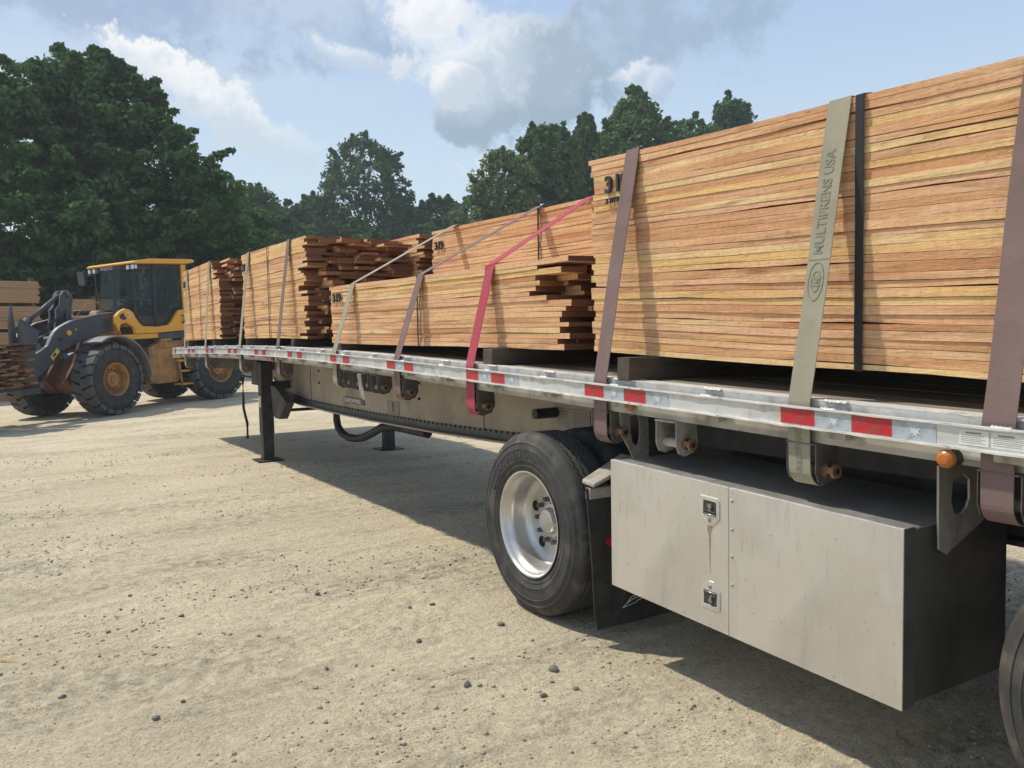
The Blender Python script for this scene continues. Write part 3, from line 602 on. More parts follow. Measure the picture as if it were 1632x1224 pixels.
# main beams
bot = [(13.0, 1.13), (11.9, 1.10), (11.4, .96), (11.226, .892), (10.92, .82), (10.655, .778), (10.3, .752), (10.06, .74), (9.6, .733), (9.077, .727), (8.139, .724), (7.374, .728), (6.521, .736), (5.445, .762), (4.332, .80)]
for s_ in (0, 1):
    S = (lambda a: a) if s_ == 0 else (lambda a: WID - a)
    poly = [(y, z) for y, z in bot] + [(y, cm_(y) - .064) for y in np.linspace(4.332, 13.0, 12)]
    mb = MB(); mb.prism(poly, lambda a, b, t: W(S(t), a, b), .78, .787); b0 = obj('main_beam', mb, MT['beam'], trailer)
    mb = MB(); bb = bot[2:]
    for (ya, za), (yb, zb) in zip(bb[:-1], bb[1:]):
        mb.add([W(S(t), y, z + dz) for t in (.70, .865) for (y, z) in ((ya, za), (yb, zb)) for dz in (-.014, 0.0)], [(0, 1, 3, 2), (4, 6, 7, 5), (0, 4, 5, 1), (2, 3, 7, 6), (0, 2, 6, 4), (1, 5, 7, 3)])
    obj('bottom_flange', mb, MT['beam'], b0)
    mb = MB()
    for (ya, za), (yb, zb) in zip(bb[:-1], bb[1:]):
        mb.add([W(S(t), y, z + dz) for t in (.770, .7795) for (y, z) in ((ya, za), (yb, zb)) for dz in (.002, .062)], [(0, 1, 3, 2), (4, 6, 7, 5), (0, 4, 5, 1), (2, 3, 7, 6), (0, 2, 6, 4), (1, 5, 7, 3)])
    obj('flange_band', mb, MT['band'], b0)
    if s_ == 0:
        BEAM = b0; mb = MB()
        y = 4.45
        while y < 10.4:
            z = np.interp(y, [q[0] for q in bot[::-1]], [q[1] for q in bot[::-1]]) + .048
            mb.box(.766, .770, y, y + .018, z, z + .022, W); y += .083
        obj('slot_row', mb, MT['hole'], b0, kind='stuff', label='row of dark slots along the flange')
        for y in (6.9, 9.6):
            for dz in (-.11, -.25):
                mb = MB(); mb.cyl(.768, .779, .013, .013, 10, lambda a, b, c, y=y, dz=dz: W(a, y + b, cm_(y) - .10 + dz + c)); obj('plug', mb, MT['hole'], b0)
        mb = MB(); mb.box(.775, .7795, 5.735, 5.741, .78, cm_(5.7) - .07, W); obj('web_seam', mb, MT['band'], b0)
        mb = MB(); mb.box(.775, .7795, 9.9, 9.906, .80, cm_(9.9) - .07, W); obj('web_seam', mb, MT['band'], b0)
    # darker suspension frame over the axles
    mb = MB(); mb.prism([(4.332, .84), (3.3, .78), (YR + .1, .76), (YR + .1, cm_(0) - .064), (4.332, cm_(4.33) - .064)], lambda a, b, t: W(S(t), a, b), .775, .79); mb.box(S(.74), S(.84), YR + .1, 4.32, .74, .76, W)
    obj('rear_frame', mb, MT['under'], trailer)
# plates and stickers on the beam
mb = MB(); mb.box(.772, .7788, 8.20, 8.80, .842, .905, W); pl = obj('name_plate', mb, MT['band'], BEAM)
text('plate_lettering', 'DARKWING', .062, W(.7715, 8.785, .852), (0, -1, 0), (0, 0, 1), MT['sticker'], BEAM, sx=1.42, bold=.001)
mb = MB(); mb.box(.775, .7788, 7.34, 7.62, .80, .93, W); obj('warning_label', mb, mat('grey_label', (.27, .25, .2), (.22, .2, .16), .6), BEAM)
mb = MB(); mb.box(.772, .775, 7.475, 7.485, .83, .92, W); mb.box(.772, .775, 7.455, 7.505, .885, .892, W); obj('label_mark', mb, MT['ink'], BEAM)
mb = MB(); mb.box(.775, .7788, 4.36, 4.80, .92, 1.05, W); lab = obj('data_label', mb, mat('worn_label', (.33, .31, .27), (.26, .24, .2), .6), BEAM)
mb = MB()
for i in range(7):
    for (a, b) in ((4.38, 4.56), (4.60, 4.78)): mb.box(.7735, .775, a, b - random.uniform(0, .08), .932 + i * .016, .936 + i * .016, W)
obj('label_print', mb, MT['band'], BEAM, kind='stuff', label='small printed lines')
mb = MB(); mb.cyl(.60, .778, .035, .035, 20, lambda a, b, c: W(a, 4.74 + b, 1.02 + c)); obj('rubber_knob', mb, MT['black'], trailer, bevel=.004, auto=40)
# nose: coupler plate and front bolster
mb = MB(); bentbar(mb, .5, 2.09, -.24, -.22, 11.4, 14.2, .5); bentbar(mb, .5, .53, -.22, -.06, 11.4, 14.2); bentbar(mb, 2.06, 2.09, -.22, -.06, 11.4, 14.2); obj('coupler_plate', mb, MT['under'], trailer)
mb = MB(); mb.box(.02, WID - .02, YF - .01, YF + .02, -.07, .10, TR); obj('front_bolster', mb, MT['alu'], trailer)
mb = MB(); mb.box(.02, WID - .02, YR - .03, YR, -.16, .10, TR); obj('rear_bolster', mb, MT['alu'], trailer)

# ---- winches
def winch(Y, loaded, mtb=None):
    hw = .062; mb = MB()
    prof = [(.046, -.064), (.17, -.064), (.175, -.16), (.15, -.205), (.10, -.218), (.062, -.205), (.046, -.17)]
    for a in (-hw - .005, hw):
        c0 = Y + a
        mb.prism(prof, lambda p_, q, t, c0=c0: TR(p_, c0 + t, q), 0, .005)
    mb.box(.035, .17, Y - hw, Y + hw, -.068, -.062, TR)
    w = obj('winch', mb, mtb or MT['winch'], trailer, bevel=.0015)
    mb = MB(); c0 = cm_(Y) - .165
    mb.cyl(-hw + .001, hw - .001, .021, .021, 14, lambda a, b, c: W(.10 + b, Y + a, c0 + c)); obj('winch_drum', mb, MT['bracket'], w, smooth=False, auto=40)
    mb = MB(); mb.cyl(-hw - .055, -hw - .006, .026, .026, 12, lambda a, b, c: W(.10 + b, Y + a, c0 + c)); cp = obj('winch_cap', mb, MT['rust'], w, auto=40)
    mb = MB()
    for q in range(4):
        an = q * math.pi / 2 + .6
        mb.cyl(-.004, .004, .0085, .0085, 8, lambda a, b, c, an=an: W(.10 + .0235 * math.cos(an) + a * math.cos(an) + b * -math.sin(an), Y - hw - .034 + c, c0 + .0235 * math.sin(an) + a * math.sin(an) + b * math.cos(an)))
    mb.cyl(-hw - .057, -hw - .054, .012, .012, 8, lambda a, b, c: W(.10 + b, Y + a, c0 + c))
    obj('bar_hole', mb, MT['hole'], w)
    mb = MB(); n = 20
    pr = []
    for q in range(n): pr.append(((.036 if q % 2 else .028) * math.cos(2 * math.pi * q / n), (.036 if q % 2 else .028) * math.sin(2 * math.pi * q / n)))
    mb.prism(pr, lambda p_, q, t: W(.10 + p_, Y + t, c0 + q), hw + .006, hw + .013); obj('ratchet_wheel', mb, MT['rust'], w)
STRAPY = [1.373, 2.095, 3.29, 4.60, 5.70, 7.01, 8.68, 10.22, 12.075, 13.51]
for y in STRAPY: winch(y, True)
for y in (2.83, 6.76, 6.56, 6.36, 6.17): winch(y, False, MT['bracket'] if y < 4 else None)

# ---- straps: ribbons running from the winch, behind the rail, up and over the load
def ribbon(pts, w, th, parent=None, name='', mt=None, twist=None):
    # pts: (centre, unused) list of Vectors; width runs along Y
    mb = MB(); P = [Vector(p) for p in pts]; vs = []; fr_ = random.random() * 6
    for i, p in enumerate(P):
        d = P[min(i + 1, len(P) - 1)] - P[max(i - 1, 0)]; d.normalize(); w_ = w; w = w_ * (1 + random.gauss(0, .006)); p = p + Vector((0, .0022 * math.sin(i * .5 + fr_) * (w_ > .05), 0))
        wd = Vector((0, 1, 0)); wd = (wd - d * d.dot(wd)).normalized(); nr = d.cross(wd).normalized()
        for a, b in ((-1, -1), (1, -1), (1, 1), (-1, 1)): vs.append(p + wd * (a * w / 2) + nr * (b * th / 2))
        w = w_
    n = len(P) - 1; fs = [(0, 1, 2, 3), tuple(4 * n + k for k in (3, 2, 1, 0))]
    for i in range(n):
        for k in range(4): fs.append((4 * i + k, 4 * i + 4 + k, 4 * i + 4 + (k + 1) % 4, 4 * i + (k + 1) % 4))
    mb.add(vs, fs); return mb
def winch_wrap(Y):
    c0 = cm_(Y) - .163; r = .060; out = []
    for a in np.linspace(R(330), R(182), 12): out.append(W(.10 + r * math.cos(a), Y, c0 + r * math.sin(a)))
    out.append(TR(.039, Y, -.11)); out.append(TR(.0375, Y, -.03)); out.append(TR(.0365, Y, .05)); return out
def densify(a, b, n): return [tuple(a[k] + (b[k] - a[k]) * i / n for k in range(3)) for i in range(n)]
STR = {}
def strap(idx, mt, edge, far, label, name='cargo_strap'):
    Y = STRAPY[idx]; pts = winch_wrap(Y)
    a = TR(.038, Y, .085); chain = [a] + [W(*e) for e in edge] + [W(*e) for e in far]
    for p_, q in zip(chain[:-1], chain[1:]): pts += densify(p_, q, 14)
    pts.append(chain[-1]); mb = ribbon(pts, .098, .0035)
    o = obj('cargo_strap', mb, mt, None, fix=True); tag(o, label, 'strap', 'cargo straps over the lumber'); STR[idx] = o; return o

# ------------------------------------------------------------------ lumber
def plank_mesh(name, f, l0, l1, w0, w1, t0, t1, nseg, front_j, r, mt, parent, slope=0.0, smoothf=False):
    """f(l,w,t)->world; w0 is the outer (seen) face"""
    vs = []; wane0 = r.random(); 
    ph = r.random(4) * 6.28; am = r.uniform(.0002, .0010, 3)
    for i in range(nseg + 1):
        s = i / nseg; l = l0 + (l1 - l0) * s
        dz = am[0] * math.sin(ph[0] + s * 9) + am[1] * .5 * math.sin(ph[1] + s * 23)
        e1 = abs(r.normal()) * .0005; e0 = abs(r.normal()) * .0005
        if wane0 < .38 and .35 < math.sin(s * 7 + ph[3]) < .95: e0 += r.uniform(.0005, .0065)
        fj = front_j + am[2] * math.sin(ph[2] + s * 7) + r.normal() * .0006
        for w, t in ((w0 + fj, t0 + e0 + dz * .4), (w1, t0), (w1, t1), (w0 + fj, t1 - e1 + dz * .4)):
            vs.append(f(l + slope * (w - w0), w, t))
    n = nseg; fs = [(0, 3, 2, 1), tuple(4 * n + k for k in (0, 1, 2, 3))]
    for i in range(n):
        for k in range(4): fs.append((4 * i + k, 4 * i + (k + 1) % 4, 4 * i + 4 + (k + 1) % 4, 4 * i + 4 + k))
    mb = MB().add(vs, fs); return obj(name, mb, mt, parent, fix=False)
def bundle(loc, f, n, th, widths, yf, yr, nseg, label, rag_f=.01, rag_r=.3, outer_r=None, mt=None, seed=1, group='lumber bundles on the flatbed', fj=.0024, pose=None):
    """yf far end, yr near end (smaller l)."""
    r = np.random.default_rng(seed); b = thing('lumber_bundle', loc, label, 'lumber', group)
    for k in range(n):
        tj = .0028 * math.sin(k * 2.3 + seed) + .002 * math.sin(k * 5.1); tj2 = .0028 * math.sin((k + 1) * 2.3 + seed) + .002 * math.sin((k + 1) * 5.1)
        t0 = k * th + tj + .0003; t1 = (k + 1) * th + tj2 - .0005; w = 0.0; total = widths[-1]; cnt = widths[0]
        cuts = np.cumsum(r.uniform(.6, 1.4, cnt)); cuts = np.concatenate([[0], cuts / cuts[-1] * total])
        for j in range(cnt):
            w0, w1 = cuts[j] + .001, cuts[j + 1] - .001
            e_r = yr + (outer_r[k] if (outer_r is not None and j == 0) else (r.uniform(-.5, .5) * rag_r + (r.random() < .2) * r.uniform(-.3, .1) * rag_r))
            e_f = yf + r.normal() * rag_f
            ns = nseg if j == 0 else max(3, nseg // 4)
            plank_mesh('plank', f, e_f, e_r, w0, w1, t0, t1, ns, r.normal() * fj if j == 0 else 0, r, mt or MT['wood'], b, slope=r.uniform(-.1, .1) if rag_r > .15 else 0)
    return b
def fr(x0, knots, extra=0.0):
    ys = [k[0] for k in knots]; zs = [k[1] for k in knots]
    def f(l, w, t): return (DX + x0 + w, l, float(np.interp(l, ys, zs)) + t + (.0030 * math.sin(1.3 * l + 5 * t + x0 * 9) + .0016 * math.sin(3.9 * l + 13 * t) + .0007 * math.sin(11 * l + 31 * t)) * min(1, t * 12))
    return f
kA = [(-.6, 1.345), (.5, 1.362), (1.5, 1.389), (2.5, 1.421), (3.58, 1.461), (3.8, 1.468)]
fA = fr(.22, kA)
bA = bundle((DX + .75, 1.7, 1.41), fA, 33, .030, (4, 1.03), 3.575, -.12, 16, 'tallest lumber bundle nearest the camera, long fresh boards above the silver toolbox', .012, .10, seed=3)
fA2 = fr(1.30, kA); bA2 = bundle((DX + 1.8, 1.7, 1.41), fA2, 33, .030, (2, 1.03), 3.56, -.15, 4, 'far side lumber bundle hidden behind the tallest one at the right', .012, .10, seed=4)
kB = [(3.3, 1.463), (7.7, 1.498)]
fB1 = fr(.20, kB)
top_ends = [3.76, 4.07, 3.84, 4.10, 4.05, 4.10, 4.16, 3.98, 3.75, 3.80, 3.84, 3.86, 3.77, 3.86, 3.77, 3.88, 3.82]
bB1 = bundle((DX + .75, 5.6, 1.49), fB1, 17, .0300, (5, 1.02), 7.50, 3.9, 12, 'low lumber bundle stencilled 319, lying under three slanting straps in front of a higher bundle', .012, .35, outer_r=[e - 3.9 for e in top_ends[::-1]], seed=5)
kB2 = [(3.3, 1.502), (7.7, 1.550)]
fB2 = fr(1.28, kB2)
bB2 = bundle((DX + 1.8, 5.6, 1.5), fB2, 34, .0298, (3, 1.02), 7.58, 3.8, 12, 'higher lumber bundle stencilled 319 standing behind the low one, with a black band', .012, .2, seed=6)
kC = [(7.6, 1.528), (8.25, 1.535), (9.4, 1.548), (10.7, 1.545)]
fC1 = fr(.20, kC)
rC = np.random.default_rng(31); oc = [rC.choice([-.06, -.03, 0, .02, .08, .16, .24]) for _ in range(34)]
bC1 = bundle((DX + .75, 9.4, 1.54), fC1, 34, .0298, (6, 1.05), 10.62, 8.20, 8, 'tall lumber bundle with ragged board ends, left of the low stencilled bundle', .03, .40, outer_r=oc, seed=7)
fC2 = fr(1.29, kC)
bC2 = bundle((DX + 1.8, 9.4, 1.54), fC2, 35, .0298, (3, 1.0), 10.6, 7.88, 6, 'far side bundle, short strip of it showing left of the higher stencilled one', .03, .22, seed=8)
kD = [(11.3, 1.545), (12.5, 1.542), (14.3, 1.518)]
fD1 = fr(.15, kD)
oD = [-.02, .1, -.05, 0, .05, -.03, 0, .03, -.02, .04, 0, -.04, .02, 0, .03, -.02, .05, 0, -.03, .02, 0, .04, -.02, 0, .03, .02, .0, .35, .20, .32, .12, .30, .42, .36, .40, .45]
bD1 = bundle((DX + .7, 13.0, 1.53), fD1, 36, .0295, (6, 1.05), 14.02, 11.62, 8, 'lumber bundle at the front end of the trailer, beside the yellow loader', .03, .3, outer_r=oD, seed=9)
fD2 = fr(1.25, kD)
bD2 = bundle((DX + 1.8, 13.0, 1.53), fD2, 34, .0295, (3, 1.0), 14.0, 11.7, 5, 'far side lumber bundle at the front end of the trailer bed', .03, .3, seed=10)

# stencilled numbers
def stencil(s, size, x, y, z, par, sx=1.0, bold=.003, sp_=1.15):
    for ch in s:
        text('stencil_digit', ch, size, W(x - .008, y, z), (0, -1, 0), (0, 0, 1), MT['ink'], par, depth=.0055, sx=sx, bold=bold)
        y -= size * (.56 if ch != '1' else .40) * sx * sp_
stencil('319', .112, .216, 3.455, 2.262, bA, 1.15, .003, 1.0)
text('stencil_note', '3-8TR', .038, W(.206, 3.45, 2.205), (0, -1, 0), (0, 0, 1), MT['ink'], bA, depth=.004, bold=.0002, sx=1.25)
stencil('319', .105, .193, 7.42, 1.865, bB1, 1.25)
stencil('319', .105, 1.273, 7.50, 2.38, bB2, 1.05)
stencil('314', .12, .193, 10.57, 2.36, bC1, 1.15)
stencil('319', .12, .143, 13.95, 2.34, bD1, 1.1)

# black bands round the bundles (part of each bundle)
def band(par, f, Y, n, th, total, w=.028, far_t=None):
    H = n * th; pts = []
    lo = -.003; hi = H + .003; o = -.012
    path = [(total * .6, lo), (.03, lo), (o, lo + .004)] + [(o + random.uniform(-.002, .001), lo + (hi - lo) * q) for q in np.linspace(.06, .94, 9)] + [(o, hi - .004), (.03, hi + .004), (total, hi + .004)]
    P = [f(Y, a, b) for a, b in path]
    mb = ribbon(P, w, .0018); obj('steel_band', mb, MT['banding'], par)
band(bA, fA, 1.975, 33, .030, 1.0, .034)
band(bB1, fB1, 5.645, 17, .030, 1.0, .018); band(bB2, fB2, 5.67, 34, .0298, 1.0, .022)
band(bC1, fC1, 9.48, 34, .0298, 1.0, .022); band(bD1, fD1, 12.8, 36, .0295, 1.0, .022)

# straps
tA = lambda Y: float(np.interp(Y, [k[0] for k in kA], [k[1] for k in kA])) + .994
strap(0, MT['strap_p'], [(.216, 1.36, tA(1.36))], [(1.3, 1.36, tA(1.36) + .004), (2.35, 1.36, tA(1.36) + .003)], 'wide faded purple strap at the right edge, over the tallest bundle')
strap(1, MT['strap_b'], [(.216, 2.062, tA(2.06))], [(1.3, 2.062, tA(2.06) + .004), (2.35, 2.062, tA(2.06) + .003)], 'khaki strap printed with maker lettering, beside the black band on the tallest bundle')
strap(2, MT['strap_p'], [(.216, 3.243, tA(3.27))], [(1.3, 3.243, tA(3.27) + .004), (2.35, 3.243, tA(3.27) + .003)], 'faded purple strap covering the stencilled number on the tallest bundle')
zB = lambda Y: float(np.interp(Y, [3.3, 7.7], [1.463, 1.498])) + .514
strap(3, MT['strap_r'], [(.19, 4.585, zB(4.6))], [(1.27, 4.98, 2.535), (2.3, 5.0, 2.545)], 'bright red strap slanting over the low bundle up to the higher one')
strap(4, MT['strap_p'], [(.19, 5.58, zB(5.6))], [(1.27, 5.66, 2.556), (2.3, 5.66, 2.56)], 'pale purple strap in the middle of three slanting over the low bundle')
strap(5, MT['strap_b'], [(.19, 6.92, zB(6.9))], [(1.27, 7.08, 2.572), (2.3, 7.08, 2.575)], 'khaki strap slanting up from beside the stencilled end of the low bundle')
zC = 1.548 + 34 * .0298 + .004
strap(6, MT['strap_p'], [(.19, 8.69, zC - .008)], [(1.25, 8.69, zC + .006), (2.3, 8.69, zC + .034)], 'thin purple strap near the ragged end of the third bundle')
strap(7, MT['strap_b'], [(.19, 10.28, zC)], [(1.25, 10.28, zC + .006), (2.3, 10.28, zC + .034)], 'khaki strap at the stencilled left end of the third bundle')
zD = 1.54 + 36 * .0295 + .004
strap(8, MT['strap_b'], [(.14, 12.13, zD)], [(1.2, 12.13, zD + .004), (2.3, 12.13, zD)], 'narrow looking khaki strap at the right of the front bundle')
strap(9, MT['strap_b'], [(.14, 13.66, zD - .012)], [(1.2, 13.66, zD + .004), (2.3, 13.66, zD)], 'narrow looking khaki strap at the loader end of the front bundle')

# printing on the khaki strap
def strap_frame(Y, xa, za, xb, zb):
    a = Vector(W(xa, Y, za)); b = Vector(W(xb, Y, zb)); return a, (b - a)
a_ = Vector(TR(.038, 2.095, .085)); b_ = Vector(W(.216, 2.062, tA(2.06))); up_ = (b_ - a_).normalized(); nrm_ = up_.cross(Vector((0, 1, 0))).normalized()
if nrm_.x > 0: nrm_ = -nrm_
rt_ = up_; upt = nrm_.cross(up_).normalized()     # reads upwards
def on_strap(s, t): return a_ + up_ * s + Vector((0, 1, 0)) * t + nrm_ * .0032
st = STR[1]
text('strap_lettering', 'MULTIPRENS USA', .058, on_strap(.545, -.012), up_, upt if upt.y > 0 else -upt, MT['faintink'], st, depth=.0004, bold=.0006, sx=.86)
mb = MB()
for ra, rb in ((.020, .040), (.034, .073)):
    n = 28; o1 = [(ra * math.cos(2 * math.pi * k / n), rb * math.sin(2 * math.pi * k / n)) for k in range(n)]; i1 = [(a * (1 - .0022 / ra), b * (1 - .0022 / ra)) for a, b in o1]
    mb.ring(o1, i1, lambda p_, q, t: on_strap(.445 + q, p_) + nrm_ * t, -.0004, .0004)
obj('strap_logo', mb, MT['faintink'], st)
text('strap_logo_letter', 'M', .052, on_strap(.425, -.019), up_, upt if upt.y > 0 else -upt, MT['faintink'], st, depth=.0004, bold=.002)
mb = MB(); mb.add([on_strap(.525, -.046), on_strap(.525, .046), on_strap(.528, .046), on_strap(.528, -.046)], [(0, 1, 2, 3)]); obj('strap_seam', mb, MT['faintink'], st)
text('strap_lettering', 'MULTIPRENS', .040, Vector(TR(.0345, 2.085, -.17)), (0, 0, 1), (0, 1, 0), MT['faintink'], st, depth=.0003, sx=.7)

# ---- timbers under the load
def dunnage(Y, x0, x1, zt, w=.09, m='dunnage', label=''):
    mb = MB(); zb = cm_(Y) + .0955; n = 8; vs = []
    for i in range(n + 1):
        xx = x0 + (x1 - x0) * i / n
        for (a, b) in ((-w / 2, 0), (w / 2, 0), (w / 2, 1), (-w / 2, 1)):
            j = (random.gauss(0, .0015), random.gauss(0, .0015))
            vs.append(W(xx + (random.uniform(-.008, .008) if i in (0, n) else 0), Y + a + j[0], (zb if b == 0 else zt) + (0 if b == 0 else -abs(j[1]))))
    fs = [(0, 3, 2, 1), tuple(4 * n + k for k in (0, 1, 2, 3))]
    for i in range(n):
        for k in range(4): fs.append((4 * i + k, 4 * i + (k + 1) % 4, 4 * i + 4 + (k + 1) % 4, 4 * i + 4 + k))
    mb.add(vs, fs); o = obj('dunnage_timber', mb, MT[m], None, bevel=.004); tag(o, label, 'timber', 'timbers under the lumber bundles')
zat = lambda K, Y: float(np.interp(Y, [k[0] for k in K], [k[1] for k in K])) - .001
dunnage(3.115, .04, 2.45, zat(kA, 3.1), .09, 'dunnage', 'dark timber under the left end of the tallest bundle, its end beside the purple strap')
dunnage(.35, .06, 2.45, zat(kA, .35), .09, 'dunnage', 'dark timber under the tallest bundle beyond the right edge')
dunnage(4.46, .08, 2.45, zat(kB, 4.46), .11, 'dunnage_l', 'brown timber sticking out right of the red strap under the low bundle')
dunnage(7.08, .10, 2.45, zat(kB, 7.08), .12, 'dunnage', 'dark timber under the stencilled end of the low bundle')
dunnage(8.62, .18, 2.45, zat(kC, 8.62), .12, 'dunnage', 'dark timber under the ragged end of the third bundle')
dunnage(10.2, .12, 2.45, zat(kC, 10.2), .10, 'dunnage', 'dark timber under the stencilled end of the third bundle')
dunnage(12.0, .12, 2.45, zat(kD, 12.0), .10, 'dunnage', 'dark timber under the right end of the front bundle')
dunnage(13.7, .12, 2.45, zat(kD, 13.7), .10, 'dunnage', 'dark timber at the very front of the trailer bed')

# ------------------------------------------------------------------ trailer wheels
def dual_wheel(Yc, side):
    S = (lambda a: DX + .01 + a) if side == 0 else (lambda a: DX + WID - .01 - a)
    Rr = .508
    def T(a, b, c): return (S(a), Yc + b, Rr + c - .004)
    for off, outer in ((0.0, True), (.335, False)):
        w = .272; n = 300 if (outer and side == 0) else 64
        gx = [.078, .114, .150, .186, .215]
        side_prof = [(.030, .284), (.018, .292), (.010, .305), (.006, .322), (.0035, .326), (.006, .330), (.001, .352), (-.002, .355), (.000, .359), (-.003, .392), (-.002, .415), (-.005, .418), (-.001, .424), (.004, .450), (.001, .453), (.008, .458), (.016, .478), (.020, .486), (.030, .499), (.040, .506)]
        tread = [(.040, .506)]
        for g_ in gx: tread += [(g_ - .0046, .5085), (g_ - .0034, .497), (g_ + .0034, .497), (g_ + .0046, .5085)]
        prof = side_prof + tread[1:] + [(w - a, r_) for a, r_ in side_prof[::-1]]
        mb = MB(); m = len(prof); vs = []; k0 = len(side_prof); k1 = k0 + len(tread) - 1
        for k in range(n):
            a = 2 * math.pi * k / n; ca, sa = math.cos(a), math.sin(a); zz = .0045 * (1 if (k // 2) % 2 else -1)
            for i, q in enumerate(prof):
                ax = q[0] + (zz if k0 <= i < k1 else 0); rr = q[1]
                if rr * ca < -.499: pass
                hz_ = rr * sa
                if hz_ < -.497: hz_ = -.497 - (-.497 - hz_) * .35    # flattened where it stands
                vs.append(T(off + ax, rr * ca, hz_))
        fs = []
        for k in range(n):
            k2 = (k + 1) % n
            for i in range(m - 1): fs.append((k * m + i, k * m + i + 1, k2 * m + i + 1, k2 * m + i))
        mb.add(vs, fs)
        wh = None
        o = obj('tyre', mb, MT['tyre'], trailer, smooth=True, auto=38, label='outer tyre of the dual wheel' if outer else 'inner tyre of the dual wheel')
        if outer:
            # muddy outer shoulder as a thin collar with an uneven inner edge
            me = o.data; me.materials.append(MT['shoulder']); me.materials.append(MT['tread'])
            for p_ in me.polygons:
                i = p_.index % (m - 1)
                if k0 <= i < k1 - 1 and (i - k0) % 4 == 3 or i in (k0 - 1, k1 - 1): p_.material_index = 2
            for p_ in me.polygons:
                i = p_.index % (m - 1)
                if 16 <= i <= 20 or (i == 15 and random.random() < .5): p_.material_index = 1
            prof = [(.030, .284), (.014, .2905), (.008, .2965), (.003, .297), (.003, .290), (.008, .284), (.022, .279), (.034, .276), (.046, .266), (.056, .258), (.075, .256), (.14, .252), (.158, .244), (.170, .226), (.176, .205), (.174, .150), (.170, .100), (.160, .096), (.158, .075)]
            mb = MB(); mb.lathe(prof, 72, T); rim = obj('rim', mb, MT['rim'], trailer, auto=35)
            mb = MB(); mb.lathe([(.176, .075), (.140, .072), (.125, .066), (.120, .050)], 40, T); mb.disc(.120, .050, 40, T); obj('hub', mb, MT['rim'], rim, auto=35)
            for q in range(5):
                an = 2 * math.pi * q / 5 + .33; cy, cz = .176 * math.cos(an), .176 * math.sin(an)
                mb = MB(); mb.cyl(.1668, .1745, .030, .031, 20, lambda a, b, c: T(a, cy + b, cz + c)); obj('hand_hole', mb, MT['hole'], rim)
                mb = MB(); mb.lathe([(.175, .031), (.1695, .0325), (.1705, .0355), (.176, .037)], 20, lambda a, b, c: T(a, cy + b, cz + c)); obj('hole_lip', mb, MT['rim'], rim, smooth=True)
            for q in range(10):
                an = 2 * math.pi * (q + .5) / 10 + .33; cy, cz = .122 * math.cos(an), .122 * math.sin(an)
                mb = MB(); mb.cyl(.138, .173, .0135, .0150, 6, lambda a, b, c: T(a, cy + b, cz + c)); obj('wheel_nut', mb, MT['winch'], rim)
            if side == 0:
                def bend(x, y, z):
                    an = x / .345; rr = .368 + y; a = R(152) - an
                    return Vector(T(-.004 - z, -rr * -math.cos(a) * 1.0, rr * math.sin(a)))
                def bend2(x, y, z):
                    rr = .372 + y; th = R(158) - x / .375      # clockwise as seen from outside (left = +Y)
                    return Vector(T(-.0030 - z, -rr * math.cos(th), rr * math.sin(th)))
                text('sidewall_lettering', 'CONTINENTAL', .062, (0, 0, 0), (0, -1, 0), (0, 0, 1), MT['tyre_text'], o, depth=.0016, bend=bend2, sx=1.25, bold=.001)
MT['tyre_text'] = rubber('raised_rubber', (.05, .05, .052), (.07, .068, .066), (.14, .125, .10), .4)
for yc in (3.93, .86):
    for sd in (0, 1): dual_wheel(yc, sd)
    mb = MB(); mb.tube([(DX + .35, yc, .50), (DX + WID - .35, yc, .50)], .065, 14); obj('axle_tube', mb, MT['under'], trailer, smooth=True)
    for xx in (.78, WID - .78):
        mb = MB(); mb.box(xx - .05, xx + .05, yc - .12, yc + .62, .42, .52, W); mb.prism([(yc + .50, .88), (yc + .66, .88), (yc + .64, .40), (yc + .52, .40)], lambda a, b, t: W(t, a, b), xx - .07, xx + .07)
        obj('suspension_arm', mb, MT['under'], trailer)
        mb = MB(); mb.cyl(.53, .86, .11, .12, 18, lambda a, b, c: W(xx + b, yc - .18 + c, a)); obj('air_spring', mb, MT['black'], trailer, auto=40)

# ------------------------------------------------------------------ toolbox
def boxT(x, Y, z): return W(x, Y, z + .031 * (Y - 2.4))
TBY0, TBY1 = 1.648, 3.165
mb = MB(); mb.box(.006, .612, TBY0 + .004, TBY1 - .004, .340, .930, boxT); tb = obj('toolbox', mb, MT['box'], trailer, bevel=.003)
mb = MB(); mb.box(0, .007, 2.4135, TBY1, .332, .936, boxT); mb.box(.007, .03, 2.4135, TBY1, .930, .936, boxT); d1 = obj('toolbox_door', mb, MT['box'], tb, bevel=.0025)
mb = MB(); mb.box(0, .007, TBY0, 2.4105, .332, .936, boxT); mb.box(.007, .03, TBY0, 2.4105, .930, .936, boxT); d2 = obj('toolbox_panel', mb, MT['box'], tb, bevel=.0025)
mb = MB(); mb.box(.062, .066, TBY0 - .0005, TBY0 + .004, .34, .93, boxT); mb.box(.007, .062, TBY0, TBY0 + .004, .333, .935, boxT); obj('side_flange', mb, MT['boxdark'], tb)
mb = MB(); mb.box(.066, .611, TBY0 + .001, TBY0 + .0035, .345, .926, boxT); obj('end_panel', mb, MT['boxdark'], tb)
for z in (.885, .77, .66, .545):
    mb = MB(); mb.lathe([(-.0045, .001), (-.0040, .0045), (-.001, .0075), (.001, .008)], 12, lambda a, b, c: boxT(a, 2.392 + b, z + c)); mb.disc(-.0045, .001, 12, lambda a, b, c: boxT(a, 2.392 + b, z + c)); obj('rivet', mb, MT['bracket'], tb, smooth=True)
MT['stain'] = mat('rust_stain', (.26, .19, .14), (.33, .27, .21), .6, .1, 30)
